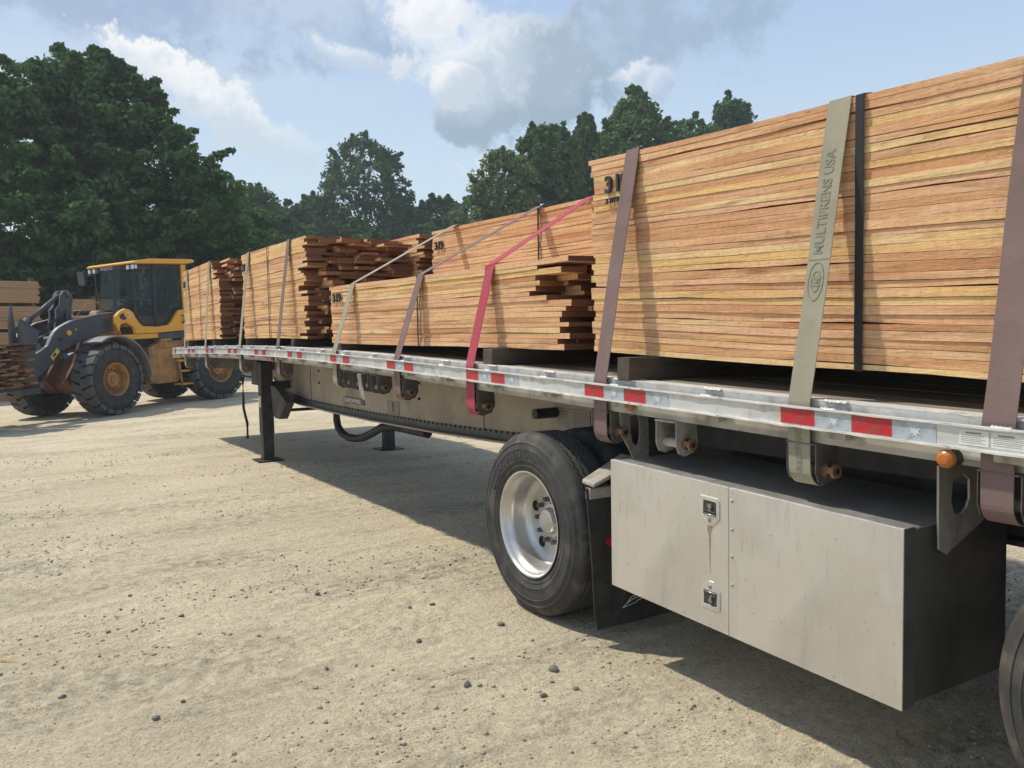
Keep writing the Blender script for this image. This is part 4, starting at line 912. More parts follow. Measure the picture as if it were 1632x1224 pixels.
def latch(Yc, zc, flip):
    s = -1 if flip else 1
    LW = 1.42
    outer = [(LW * a, b) for a, b in [(-.038, .055), (.030, .055), (.038, .047), (.038, -.028), (.012, -.062), (-.006, -.062), (-.038, -.030), (-.038, .045)]]
    inner = [(LW * a, b) for a, b in [(-.026, .038), (.020, .038), (.026, .034), (.026, -.020), (.010, -.021), (-.006, -.021), (-.026, -.020), (-.026, .030)]]
    T = lambda a, b, t: boxT(t, Yc - a, zc + s * b)
    mb = MB(); mb.ring(outer, inner, T, -.0045, .0005); la = obj('latch', mb, MT['box'], tb, bevel=.0015)
    mb = MB(); mb.box(-.0008, .0004, Yc - .037, Yc + .037, zc + (-.038 if flip else -.021), zc + (.021 if flip else .038), boxT); obj('latch_recess', mb, MT['latchdark'], tb)
    mb = MB(); mb.tube([T(-.035, -.016, -.006), T(0, -.017, -.008), T(.035, -.016, -.006)], .0035, 8); mb.tube([T(-.028, -.004, -.004), T(.03, -.004, -.004)], .002, 6); obj('latch_handle', mb, MT['chrome_d'], tb, smooth=True)
    mb = MB(); mb.cyl(-.010, .0, .0105, .012, 14, lambda a, b, c: boxT(a, Yc - .004 + b, zc + s * .018 + c)); mb.box(-.008, -.001, Yc - .010, Yc + .002, zc + (-.018 if flip else -.002), zc + (.0 if flip else .018), boxT); obj('latch_lock', mb, MT['chrome_d'], tb, auto=40)
    mb = MB(); mb.cyl(-.0085, -.004, .007, .0095, 14, lambda a, b, c: boxT(a, Yc + b, zc - s * .040 + c)); obj('latch_screw', mb, MT['chrome_d'], tb, auto=40)
MT['latchdark'] = mat('latch_recess', (.05, .05, .05), (.09, .085, .08), .5, .4, 60)
MT['chrome_d'] = mat('dull_chrome', (.42, .41, .38), (.25, .24, .22), .28, .85, 50)
latch(2.512, .824, False); latch(2.510, .467, True)
mb = MB(); mb.prism([(-.016, 0), (.016, .004), (.011, -.016), (.004, -.034), (.003, -.12), (.001, -.20), (-.003, -.14), (-.006, -.036), (-.013, -.02)], lambda a, b, t: boxT(t, 2.514 - a, .756 + b), -.0006, .0004); obj('rust_stain', mb, MT['stain'], tb)
# hangers that carry the box
def hanger(Y, pts, hole, x_off=0.0):
    T = lambda a, b, t: W(a + x_off, Y + t, b)
    n = len(pts); mb = MB(); mb.ring(pts, hole, T, -.004, .004); obj('box_hanger', mb, MT['bracket'], trailer, bevel=.001)
hanger(1.612, [(.124, 1.112), (.400, 1.095), (.405, .985), (.405, .905), (.300, .865), (.175, .812), (.132, .835), (.126, .95)],
       [(.205, 1.058), (.262, 1.070), (.300, 1.050), (.302, .985), (.285, .955), (.250, .935), (.212, .945), (.195, .985)])
hanger(3.22, [(.10, 1.185), (.275, 1.185), (.28, 1.10), (.285, 1.00), (.28, .925), (.19, .925), (.155, .99), (.11, 1.06)],
       [(.165, 1.150), (.215, 1.155), (.225, 1.10), (.225, 1.05), (.215, 1.01), (.200, 1.00), (.180, 1.02), (.165, 1.07)])
mb = MB(); mb.box(.28, .40, 3.216, 3.224, .90, 1.185, W); mb.box(.45, .5, 1.66, 3.15, 1.0, 1.11, W); obj('hanger_frame', mb, MT['under'], trailer)

# mud flap with its bracket, reflector and white line emblem
def flap(Y, S, main=True):
    mb = MB(); n = 8; vs = []
    for i in range(n + 1):
        z = .79 - (.79 - .075) * i / n; xo = .024 * (i / n) ** 1.2 if main else 0
        for (a, t) in ((0.0 + xo, 0), (.52 + xo, 0), (.52 + xo, .008), (xo, .008)): vs.append((S(a + (.016 if i == n and a < .3 else 0)), Y - .03 * math.sin(i / n * 2) + t, z))
    fs = [(0, 1, 2, 3), tuple(4 * n + k for k in (3, 2, 1, 0))]
    for i in range(n):
        for k in range(4): fs.append((4 * i + k, 4 * i + 4 + k, 4 * i + 4 + (k + 1) % 4, 4 * i + (k + 1) % 4))
    mb.add(vs, fs); return obj('mud_flap', mb, MT['black'], trailer)
SL = lambda a: DX + a; SR = lambda a: DX + WID - a
fl = flap(3.36, SL); flap(3.36, SR, False); flap(.22, SL); flap(.22, SR, False)
mb = MB(); mb.box(.012, .62, 3.345, 3.385, .735, .790, W); mb.box(.45, .50, 3.34, 3.40, .79, 1.1, W); obj('flap_bracket', mb, MT['bracket'], trailer, bevel=.003)
mb = MB(); mb.add([W(-.002, 3.30, .80), W(.03, 3.44, .80), W(.30, 3.46, .905), W(.30, 3.28, .905), W(-.002, 3.30, .822), W(.03, 3.44, .822), W(.30, 3.46, .93), W(.30, 3.28, .93)], [(0, 1, 2, 3), (4, 7, 6, 5), (0, 4, 5, 1), (1, 5, 6, 2), (2, 6, 7, 3), (3, 7, 4, 0)])
obj('fender_stub', mb, MT['bracket'], trailer, bevel=.008)
mb = MB(); mb.cyl(3.318, 3.33, .022, .022, 16, lambda a, b, c: W(.115 + b, a, .515 + c)); obj('reflector', mb, MT['redlens'], fl)
mb = MB()
for L_ in ([(.19, .165), (.22, .185), (.26, .20), (.31, .205), (.34, .225)], [(.19, .165), (.23, .172), (.27, .178), (.30, .19), (.345, .195)], [(.27, .20), (.28, .235), (.26, .26), (.24, .28)], [(.31, .205), (.315, .24), (.30, .27), (.29, .30)], [(.26, .26), (.29, .262), (.33, .25)], [(.22, .185), (.245, .21), (.28, .22), (.36, .21)]):
    mb.tube([W(a, 3.320 , b) for a, b in L_], .0018, 5)
obj('flap_emblem', mb, MT['emblem'], fl)
# marker lights
def marker(Y, dz, r, x0=.0, m='amber', x1=.06):
    mb = MB(); T = lambda a, b, c: W(a, Y + b, cm_(Y) + dz + c)
    mb.cyl(x0 + .022, x1, r * .93, r * .93, 20, T); ml = obj('marker_light', mb, MT['black'], trailer, auto=40)
    mb = MB(); mb.lathe([(x0, r * .5), (x0 + .004, r * .85), (x0 + .012, r), (x0 + .024, r)], 24, T); mb.disc(x0, r * .5, 24, T); obj('lens', mb, MT[m], ml, auto=50)
marker(1.515, -.040, .0285, -.008); marker(3.075, -.026, .0165, .035); marker(8.90, -.028, .028, .02); marker(6.95, -.03, .012, .045, 'redlens')
mb = MB(); bentbar(mb, .0575, .0598, -.040, -.012, 1.22, 1.50); obj('light_plate', mb, MT['alu'], trailer)
# stickers on the rub rail
for (a, b) in ((1.475, 1.385), (1.378, 1.262)):
    mb = MB(); bentbar(mb, .0088, .0100, .012, .058, b, a, .1); obj('sticker', mb, MT['sticker'], RAIL)
    text('sticker_title', 'WARNING', .009, TR(.0082, a - .02, .046), (0, -1, 0), (0, 0, 1), MT['ink'], RAIL, depth=.0002, sx=1.1)
    mb = MB()
    for i, z in enumerate((.041, .036, .030, .025, .019)): bentbar(mb, .0083, .0087, z, z + .0011, b + .008 + random.uniform(0, .02), a - .006, .1)
    obj('sticker_print', mb, MT['faintink'], RAIL, kind='stuff', label='rows of tiny print')
# tail of webbing hanging at the spare winches
mb = ribbon([TR(.045, 6.47, -.07), TR(.05, 6.46, -.15), TR(.06, 6.44, -.25), TR(.075, 6.45, -.285)], .085, .003); tag(obj('strap_tail', mb, MT['bracket'], None), 'loose grey strap tail hanging between the spare winches', 'strap')

# ------------------------------------------------------------------ landing gear, hose
for xg, main in ((.47, True), (WID - .47, False)):
    yg = 10.75
    mb = MB(); mb.box(xg - .075, xg + .075, yg - .075, yg + .075, .34, 1.25, W); leg = obj('landing_leg', mb, MT['black'], trailer, bevel=.008)
    mb = MB(); mb.box(xg - .068, xg + .068, yg - .068, yg + .068, .03, .36, W); obj('inner_leg', mb, MT['black'], leg, bevel=.005)
    mb = MB(); mb.box(xg - .16, xg + .16, yg - .17, yg + .17, .002, .014, W); mb.box(xg - .07, xg + .07, yg - .07, yg + .07, .014, .05, W); obj('foot_pad', mb, MT['black'], leg, bevel=.003)
    if main:
        mb = MB(); mb.box(xg - .078, xg - .0755, yg - .04, yg + .05, .68, .82, W); obj('leg_label', mb, MT['alu'], leg)
    mb = MB(); mb.prism([(10.60, .95), (10.42, .95), (9.95, .78), (10.25, .56), (10.45, .56), (10.52, .60)], lambda a, b, t: W(xg + .02 + t, a, b), 0, .10) if main else mb.box(xg - .05, xg, 10.0, 10.7, .8, .85, W)
    obj('brace', mb, MT['under'], leg)
mb = MB(); mb.tube([W(.5, 10.75, .62), W(WID - .5, 10.75, .62)], .02, 8); mb.box(.5, WID - .5, 10.71, 10.79, .90, 1.0, W); obj('cross_brace', mb, MT['black'], trailer)
mb = MB(); mb.box(.40, .60, 10.86, 11.15, .95, 1.27, W); obj('gearbox', mb, MT['black'], trailer, bevel=.01)
mb = MB(); mb.tube([W(.5, 11.2, 1.03), W(.47, 11.80, 1.03), W(.465, 11.85, 1.0), W(.46, 11.83, .75), W(.45, 11.80, .60), W(.44, 11.68, .50), W(.43, 11.55, .41), W(.43, 11.56, .20)], [.012, .014, .022, .018, .018, .018, .019, .019], 8); obj('crank_handle', mb, MT['black'], trailer, smooth=True)
mb = MB(); mb.tube([W(1.1, 9.95, .95), W(1.1, 9.945, .643), W(1.1, 9.94, .54), W(1.1, 9.90, .453), W(1.1, 9.76, .385), W(1.1, 9.564, .356), W(1.1, 9.3, .365), W(1.1, 9.066, .404), W(1.1, 8.80, .48), W(1.1, 8.55, .56), W(1.1, 8.0, .625)], .045, 10); obj('hose', mb, MT['black'], trailer, smooth=True)
mb = MB(); mb.cyl(7.45, 8.2, .05, .05, 12, lambda a, b, c: W(1.12 + b, a, .60 + c)); mb.cyl(7.1, 7.9, .03, .03, 12, lambda a, b, c: W(1.25 + b, a, .62 + c)); obj('air_cylinder', mb, MT['black'], trailer, auto=40)
mb = MB(); mb.cyl(8.5, 9.6, .16, .16, 20, lambda a, b, c: W(1.55 + b, a, .95 + c)); obj('air_tank', mb, MT['under'], trailer, auto=40)

# ------------------------------------------------------------------ wheel loader
O3 = Vector((1.5445, 20.0506, -.0267)); h3 = Vector((-.77941, -.62553, -.03507)); n3 = Vector((.62490, -.78020, .02812)); u3 = Vector((-.04495, 0, .99899))
H4 = Vector((2.67465, 20.95761, .02414)); h4 = Vector((-.89230, -.44965, -.04015)); n4 = Vector((.44919, -.89321, .02021))
def FL(a, b, c): return O3 + h3 * a + n3 * b + u3 * c      # front frame: forward, left, up
def RL(a, b, c): return H4 + h4 * a + n4 * b + u3 * c      # rear frame
loader = thing('wheel_loader', tuple(H4), 'yellow articulated wheel loader with a dark glass cab, driving left with lumber on its forks', 'loader')
def side(mb, poly, F, y0, y1): return mb.prism(poly, lambda a, b, t: F(a, t, b), y0, y1)
def lwheel(F, ax, sgn, ph):
    r0 = .735
    def T(a, b, c): return F(ax + b, sgn * a, r0 + c)      # a: outward
    mb = MB()
    prof = [(.72, .34), (.70, .40), (.685, .50), (.69, .60), (.72, .655), (.78, .675), (1.06, .675), (1.12, .655), (1.165, .60), (1.172, .52), (1.168, .515), (1.17, .50), (1.160, .42), (1.165, .415), (1.14, .36), (1.125, .335)]
    mb.lathe(prof, 56, T); ty = obj('tyre', mb, MT['ltyre'], loader, auto=40, label=None)
    mb = MB(); n = 20
    for s2 in (0, 1):
        for k in range(n):
            a0 = 2 * math.pi * (k + .5 * s2) / n + ph
            pl_ = [(.915, .02), (.965, .075), (1.05, .085), (1.10, .125), (1.165, .135), (1.165, .40), (1.10, .375), (1.05, .325), (.965, .31), (.915, .26)]
            if s2: pl_ = [(1.85 - a, b) for a, b in pl_]
            vs = []
            for rr in (.68, .732):
                for (aa, bb) in pl_:
                    e = abs(aa - .925); r_ = rr - .20 * max(0, e - .12) ** 1.4
                    if rr < .7 and e > .2: r_ -= .03
                    an = a0 + bb; vs.append(T(.925 + (aa - .925) * 1.0, r_ * math.cos(an), r_ * math.sin(an)))
            m = len(pl_); mb.add(vs, [tuple(range(m))[::-1], tuple(range(m, 2 * m))] + [(i, (i + 1) % m, m + (i + 1) % m, m + i) for i in range(m)])
    obj('tread_lugs', mb, MT['lug'], ty, kind='stuff', label='interlocking tread blocks', fix=True)
    mb = MB(); mb.lathe([(1.125, .335), (1.135, .345), (1.145, .34), (1.14, .325), (1.10, .31), (1.02, .30), (.97, .285), (.965, .22), (.97, .17)], 40, T); rm = obj('rim', mb, MT['yeld'], loader, auto=35)
    mb = MB(); mb.lathe([(.955, .19), (1.03, .165), (1.06, .15), (1.075, .10), (1.10, .09), (1.105, .05)], 24, T); mb.disc(1.105, .05, 24, T); obj('hub', mb, MT['yeld'], rm, auto=35)
    for k in range(14):
        an = 2 * math.pi * k / 14; cy, cz = .215 * math.cos(an), .215 * math.sin(an)
        mb = MB(); mb.cyl(.962, .995, .018, .016, 6, lambda a, b, c: T(a, cy + b, cz + c)); obj('wheel_nut', mb, MT['axle'], rm)
lwheel(FL, 0, 1, .1); lwheel(FL, 0, -1, .3); lwheel(RL, -1.68, 1, .2); lwheel(RL, -1.68, -1, 0)
# axles
mb = MB(); mb.cyl(-.72, .72, .14, .14, 16, lambda a, b, c: FL(b, a, .735 + c)); mb.cyl(-.22, .22, .28, .28, 16, lambda a, b, c: FL(b, a, .735 + c)); mb.cyl(.40, .66, .24, .27, 16, lambda a, b, c: FL(b, a, .735 + c)); mb.cyl(-.66, -.40, .27, .24, 16, lambda a, b, c: FL(b, a, .735 + c)); obj('front_axle', mb, MT['axle'], loader, auto=40)
mb = MB(); mb.cyl(-.72, .72, .14, .14, 16, lambda a, b, c: RL(-1.68 + b, a, .735 + c)); mb.cyl(-.24, .24, .28, .28, 16, lambda a, b, c: RL(-1.68 + b, a, .735 + c)); obj('rear_axle', mb, MT['axle'], loader, auto=40)
# front frame tower
mb = MB()
for y in (-.32, .24): side(mb, [(.34, .62), (.50, .80), (.25, 1.10), (.05, 1.55), (-.35, 1.95), (-.85, 1.95), (-1.15, 1.35), (-1.3, 1.0), (-1.3, .55), (-.4, .5)], FL, y, y + .08)
side(mb, [(.30, .70), (.1, 1.1), (-.1, 1.4), (-1.1, 1.3), (-1.25, .55)], FL, -.24, .24); obj('front_frame', mb, MT['axle'], loader, bevel=.01)
mb = MB(); side(mb, [(-.45, 1.35), (-.30, 1.72), (-.62, 1.90), (-.90, 1.80), (-1.05, 1.35)], FL, .30, .46); obj('frame_plate', mb, MT['yeld'], loader, bevel=.01)
# lift arms
arm = [(-.72, 2.12), (-.3, 2.09), (.18, 2.01), (.42, 1.96), (.58, 1.90), (.72, 1.84), (.82, 1.77), (.90, 1.68), (1.02, 1.50), (1.20, 1.40), (1.62, 1.24), (1.68, 1.08), (1.60, .92), (1.45, .80), (1.30, .90), (1.13, 1.02), (.89, 1.16), (.72, 1.38), (.30, 1.52), (-.1, 1.63), (-.7, 1.73)]
for y in (.44, -.50):
    mb = MB(); side(mb, arm, FL, y, y + .06); la_ = obj('lift_arm', mb, MT['grey'], loader, bevel=.006)
    mb = MB()
    for (a, b) in zip(arm[:11], arm[1:12]):
        mb.add([FL(p_[0], yy, p_[1] + .004) for p_ in (a, b) for yy in (y - .012, y + .072)] + [FL(p_[0], yy, p_[1] + .018) for p_ in (a, b) for yy in (y - .012, y + .072)], [(0, 1, 3, 2), (4, 6, 7, 5), (0, 4, 5, 1), (2, 3, 7, 6), (0, 2, 6, 4), (1, 5, 7, 3)])
    obj('arm_flange', mb, MT['greyedge'], la_)
mb = MB(); mb.tube([FL(.72, -.5, 1.62), FL(.72, .5, 1.62)], .07, 12); mb.box(.55, .95, -.44, .44, 1.45, 1.60, FL); obj('cross_tube', mb, MT['grey'], loader)
mb = MB(); mb.prism([(.80, 1.45), (.98, 1.29), (.93, 1.21), (.75, 1.37)], lambda a, b, t: FL(a, t, b), .500, .506); obj('warning_plate', mb, MT['yplate'], loader)
mb = MB(); mb.prism([(.86, 1.37), (.93, 1.31), (.91, 1.27), (.84, 1.33)], lambda a, b, t: FL(a, t, b), .506, .508); obj('plate_mark', mb, MT['ink'], loader)
mb = MB(); mb.cyl(.495, .535, .055, .055, 14, lambda a, b, c: FL(.50 + b, a, 1.74 + c)); obj('pivot_pin', mb, MT['yel'], loader); mb = MB(); mb.cyl(.495, .51, .02, .02, 10, lambda a, b, c: FL(.30 + b, a, 1.80 + c)); obj('grease_point', mb, MT['yel'], loader)
for y in (.62, -.62):
    mb = MB(); mb.tube([FL(.70, y, 1.30), FL(.42, y, 1.345)], .030, 10); obj('cylinder_rod', mb, MT['chrome'], loader, smooth=True)
    mb = MB(); mb.tube([FL(.42, y, 1.345), FL(-.70, y, 1.56)], .062, 12); mb.tube([FL(.78, y - .06, 1.29), FL(.78, y + .06, 1.29)], .06, 10); obj('lift_cylinder', mb, MT['grey'], loader, auto=40)
# tilt linkage
mb = MB(); bc = [(.29, 2.52), (.22, 2.60), (.10, 2.61), (.02, 2.55), (.00, 2.44), (.06, 2.25), (.09, 2.00), (.30, 1.72), (.50, 1.68), (.50, 1.85), (.44, 2.10), (.44, 2.22), (.33, 2.32)]
side(mb, bc, FL, -.05, .02); side(mb, bc, FL, .12, .19); bq = obj('bell_crank', mb, MT['grey'], loader, bevel=.006)
mb = MB()
for (a, b) in zip(bc[7:] + bc[:3], bc[8:] + bc[:4]):
    for y0 in (-.055, .115): mb.tube([FL(a[0], y0 + .04, a[1] + .0), FL(b[0], y0 + .04, b[1])], .012, 5)
obj('crank_edge', mb, MT['greyedge'], bq)
mb = MB(); mb.tube([FL(.12, -.09, 2.52), FL(.12, .23, 2.52)], .055, 12); obj('crank_pin', mb, MT['grey'], loader)
mb = MB(); mb.tube([FL(.24, .07, 2.52), FL(1.02, .07, 2.02)], .045, 10); mb.tube([FL(1.02, .07, 2.02), FL(1.28, .07, 1.82)], .085, 10); obj('tilt_link', mb, MT['grey'], loader, smooth=True)
mb = MB(); mb.tube([FL(.50, .07, 1.75), FL(1.35, .07, 1.45)], .05, 10); obj('lower_link', mb, MT['grey'], loader, smooth=True)
mb = MB(); mb.tube([FL(-.1, .07, 2.15), FL(-1.1, .07, 2.15)], .06, 10); obj('tilt_cylinder', mb, MT['grey'], loader, smooth=True)
for dx in (0, .05, .1, .15):
    mb = MB(); mb.tube([FL(.95 - dx, .26, 1.72), FL(.8 - dx, .27, 1.92), FL(.45 - dx, .28, 2.08 + dx), FL(.30, .24, 2.0)], .011, 6); obj('hydraulic_hose', mb, MT['black'], loader, smooth=True)
mb = MB(); mb.tube([FL(-.05, .2, 2.1), FL(-.3, .22, 2.32), FL(-.65, .2, 2.36), FL(-.85, .18, 2.15)], .012, 6); obj('hydraulic_hose', mb, MT['yeld'], loader, smooth=True)
mb = MB(); mb.cyl(-.35, .35, .17, .17, 14, lambda a, b, c: FL(-.55 + b, a, 2.02 + c)); obj('front_cover', mb, MT['yeld'], loader, auto=40)
# coupler, fork carriage, forks
mb = MB()
for y in (-.60, .52): side(mb, [(1.35, .60), (1.72, .60), (1.80, 1.2), (1.62, 2.05), (1.50, 1.95), (1.25, 1.80), (1.45, 1.2)], FL, y, y + .08)
mb.box(1.62, 1.72, -1.0, 1.0, .72, .84, FL); mb.box(1.62, 1.72, -1.0, 1.0, 1.45, 1.57, FL); obj('fork_carriage', mb, MT['grey'], loader, bevel=.006)
for y in (-.9, -.45, .0, .45):
    mb = MB(); side(mb, [(1.66, 1.5), (1.80, 1.5), (1.78, 2.0), (1.70, 2.32)], FL, y - .03, y + .03); obj('guard_spike', mb, MT['grey'], loader)
for y in (-.6, .55):
    mb = MB(); side(mb, [(1.72, .70), (1.80, .70), (1.80, .78), (2.9, .77), (3.0, .74), (2.9, .70)], FL, y - .06, y + .06); side(mb, [(1.72, .70), (1.80, .70), (1.78, 1.6), (1.72, 1.6)], FL, y - .058, y + .058); obj('fork', mb, MT['grey'], loader)
# fenders
def fender(F, ax, y0, y1, a0, a1, rr):
    mb = MB(); vs = []; n = 16
    for i in range(n + 1):
        an = R(a0 + (a1 - a0) * i / n)
        for r_ in (rr, rr + .03):
            for y in (y0, y1): vs.append(F(ax + r_ * math.cos(an), y, .735 + r_ * math.sin(an)))
    fs = [(0, 1, 3, 2), (4 * n, 4 * n + 2, 4 * n + 3, 4 * n + 1)]
    for i in range(n):
        b = 4 * i
        fs += [(b, b + 4, b + 5, b + 1), (b + 2, b + 3, b + 7, b + 6), (b, b + 2, b + 6, b + 4), (b + 1, b + 5, b + 7, b + 3)]
    mb.add(vs, fs); return mb
for s in (1, -1):
    obj('front_fender', fender(FL, -.05, s * .72, s * 1.20, 62, 182, .87), MT['fender'], loader)
    obj('rear_fender', fender(RL, -1.68, s * .72, s * 1.15, 20, 125, .87), MT['yeld'], loader)
# rear body
mb = MB(); side(mb, [(-1.15, 2.05), (-2.9, 2.02), (-3.05, 1.8), (-3.05, 1.0), (-2.6, .9), (-1.0, .9)], RL, -.62, .62); obj('engine_hood', mb, MT['yel'], loader, bevel=.04)
mb = MB(); side(mb, [(.65, 1.62), (.35, .7), (0, .52), (-2.8, .6), (-2.9, 1.3), (-1.0, 1.64)], RL, -.55, .55); obj('rear_frame', mb, MT['under'], loader)
mb = MB(); side(mb, [(-.02, 1.30), (.0, .56), (-.15, .50), (-.70, .50), (-.84, .62), (-.80, 1.36), (-.3, 1.42)], RL, .56, .84); sp_ = obj('side_tank', mb, MT['yeld'], loader, bevel=.015)
mb = MB(); mb.box(-.90, -.30, .56, .86, 1.30, 1.44, RL); mb.box(-.62, -.32, .60, .88, 1.44, 1.50, RL); obj('step_bracket', mb, MT['yeld'], loader, bevel=.01)
for (z, a, b) in ((.98, -.68, -1.08), (.74, -.72, -1.05), (.44, -.76, -1.06)):
    mb = MB(); mb.box(b, a, .62, .98, z - .02, z + .02, RL); obj('step', mb, MT['yel'], loader)
mb = MB(); side(mb, [(-.66, 1.2), (-.70, 1.2), (-.78, .40), (-.74, .40)], RL, .90, .94); side(mb, [(-1.04, 1.2), (-1.08, 1.2), (-1.08, .40), (-1.04, .40)], RL, .90, .94); obj('step_frame', mb, MT['yeld'], loader)
# yellow skirt round the cab
skirt = [(.73, 1.89), (.70, 2.04), (.60, 2.14), (.46, 2.20), (.36, 2.17), (.28, 2.11), (.24, 2.01), (.15, 1.87), (.07, 1.80), (-.31, 1.775), (-.58, 1.80), (-.68, 1.88), (-.84, 2.08), (-.90, 2.13), (-1.05, 2.14), (-1.05, 1.66), (-.3, 1.64), (.25, 1.64), (.30, 1.80), (.46, 1.90), (.60, 1.86), (.66, 1.68)]
for s in (1, -1):
    mb = MB(); side(mb, skirt, RL, s * .76, s * .86); obj('cab_skirt', mb, MT['yel'], loader, bevel=.012)
    mb = MB(); mb.box(-.30, .72, s * .72, s * .84, 1.525, 1.632, RL); obj('skirt_step', mb, MT['yel'], loader, bevel=.008)
    mb = MB(); mb.box(-1.02, -.31, s * .70, s * .83, 1.49, 1.635, RL); obj('battery_box', mb, MT['grey'], loader, bevel=.008)
    mb = MB(); mb.cyl(.37, .485, .085, .09, 18, lambda a, b, c: RL(a, s * .80 + b, 2.06 + c)); hl = obj('headlight_housing', mb, MT['yel'], loader, auto=40)
    mb = MB(); mb.lathe([(.487, .085), (.505, .065), (.515, .02)], 18, lambda a, b, c: RL(a, s * .80 + b, 2.06 + c)); mb.disc(.515, .02, 18, lambda a, b, c: RL(a, s * .80 + b, 2.06 + c))
    mb.cyl(.86, .875, .06, .06, 16, lambda a, b, c: RL(.41 + b, s * a, 2.06 + c)); obj('headlight', mb, MT['lamp'], hl, auto=50)
mb = MB(); side(mb, [(.62, 2.06), (.52, 2.10), (.44, 2.02), (.50, 1.95), (.60, 1.98)], RL, .858, .872); obj('light_recess', mb, MT['black'], loader)
mb = MB(); mb.tube([RL(-.93, .875, 2.0), RL(-.97, .895, 2.0), RL(-.99, .895, 1.92), RL(-.95, .895, 1.84), RL(-.92, .875, 1.83)], .016, 6); obj('grab_handle', mb, MT['black'], loader, smooth=True)
mb = MB(); side(mb, [(.20, 1.80), (.20, 1.62), (-1.05, 1.62), (-1.05, 1.80)], RL, -.74, .74); obj('cab_floor', mb, MT['black'], loader)
# cab frame
def post(a, b, w, m='black', F=RL, name='cab_post'):
    mb = MB(); mb.tube([F(*a), F(*b)], w, 6); return obj(name, mb, MT[m], loader)
ZR = 3.17
for s in (1, -1):
    post((.06, s * .70, ZR), (.14, s * .70, 1.85), .032); post((-.40, s * .72, ZR), (-.34, s * .74, 1.80), .045); post((-1.10, s * .70, ZR), (-1.05, s * .70, 1.75), .035)
    mb = MB(); side(mb, [(-1.10, ZR), (-1.22, ZR), (-1.14, 1.8), (-1.06, 1.8)], RL, s * .735, s * .775); obj('rear_post', mb, MT['yel'], loader)
    mb = MB(); side(mb, [(.08, ZR), (-1.12, ZR), (-1.12, ZR - .08), (.08, ZR - .08)], RL, s * .69, s * .735); obj('header_rail', mb, MT['black'], loader)
    mb = MB(); side(mb, [(.02, ZR - .08), (.10, 2.1), (.12, 1.88), (-.30, 1.80), (-.37, ZR - .08)], RL, s * .715, s * .722); obj('door_glass', mb, MT['glass'], loader)
    mb = MB(); side(mb, [(-.44, ZR - .08), (-.39, 1.82), (-.62, 1.84), (-1.02, 2.1), (-1.07, ZR - .08)], RL, s * .715, s * .722); obj('side_glass', mb, MT['glass'], loader)
    mb = MB(); side(mb, [(.10, 2.05), (.12, 1.82), (-.30, 1.78), (-.32, 2.0)], RL, s * .705, s * .74); side(mb, [(-.36, 2.0), (-.38, 1.79), (-.66, 1.82), (-.98, 2.10), (-.98, 2.2), (-.60, 1.98)], RL, s * .705, s * .74); obj('door_panel', mb, MT['black'], loader)
    mb = MB(); mb.tube([RL(-.70, s * .728, ZR - .08), RL(-.66, s * .728, 2.28), RL(-.80, s * .728, 2.26), RL(-1.04, s * .728, 2.27)], .012, 5); obj('window_trim', mb, MT['black'], loader)
mb = MB(); mb.add([RL(.07, -.68, ZR - .02), RL(.07, .68, ZR - .02), RL(.17, .68, 2.05), RL(.17, -.68, 2.05), RL(.15, -.35, ZR - .02), RL(.15, .35, ZR - .02), RL(.27, .35, 2.05), RL(.27, -.35, 2.05)], [(0, 4, 7, 3), (4, 5, 6, 7), (5, 1, 2, 6)]); obj('windscreen', mb, MT['glass'], loader)
mb = MB(); mb.add([RL(.055, -.70, ZR), RL(.055, .70, ZR), RL(.085, .70, ZR - .09), RL(.085, -.70, ZR - .09), RL(.155, -.36, ZR), RL(.155, .36, ZR), RL(.168, .36, ZR - .09), RL(.168, -.36, ZR - .09)], [(0, 4, 7, 3), (4, 5, 6, 7), (5, 1, 2, 6)]); vs_ = obj('visor_band', mb, MT['black'], loader)
mb = MB(); mb.add([RL(.17, -.68, 2.05), RL(.17, .68, 2.05), RL(.17, .68, 1.8), RL(.17, -.68, 1.8), RL(.27, -.35, 2.05), RL(.27, .35, 2.05), RL(.27, .35, 1.8), RL(.27, -.35, 1.8)], [(0, 4, 7, 3), (4, 5, 6, 7), (5, 1, 2, 6)]); obj('scuttle', mb, MT['yeld'], loader)
mb = MB(); mb.add([RL(-1.1, -.68, ZR), RL(-1.1, .68, ZR), RL(-1.06, .68, 2.1), RL(-1.06, -.68, 2.1)], [(0, 1, 2, 3)]); obj('rear_glass', mb, MT['glass'], loader)
text('cab_lettering', 'VOLVO', .10, RL(.175, -.34, ZR - .085), n4, u3, MT['emblem'], vs_, depth=.002, sx=1.35)
mb = MB(); roof = [(.17, 3.165), (.19, 3.20), (.10, 3.235), (-.25, 3.28), (-1.36, 3.29), (-1.44, 3.26), (-1.38, 3.21), (-1.15, 3.185), (-.3, 3.175)]
vs = []
mb.prism(roof, lambda a, b, t: RL(a + (.0 if abs(t) < .5 else 0), t, b), -.86, .86); obj('roof', mb, MT['yel'], loader, bevel=.02)
for yy in (.80, .62, -.62, -.80):
    mb = MB(); mb.box(.08, .15, yy - .055, yy + .055, 3.045, 3.155, RL); wl_ = obj('work_light', mb, MT['black'], loader, bevel=.008)
    mb = MB(); mb.box(.150, .156, yy - .045, yy + .045, 3.055, 3.145, RL); mb.box(.09, .14, yy + .055, yy + .060, 3.06, 3.14, RL); obj('work_light_lens', mb, MT['lamp'], wl_)
mb = MB(); mb.box(.10, .17, -1.25, -1.00, 2.82, 3.12, RL); mb.tube([RL(.13, -1.0, 3.0), RL(.06, -.7, 3.05)], .012, 6); obj('mirror', mb, MT['grey'], loader, bevel=.02)
mb = MB(); mb.box(.08, .13, .95, 1.05, 2.72, 2.95, RL); mb.tube([RL(.10, .95, 2.9), RL(.06, .7, 3.0)], .010, 6)
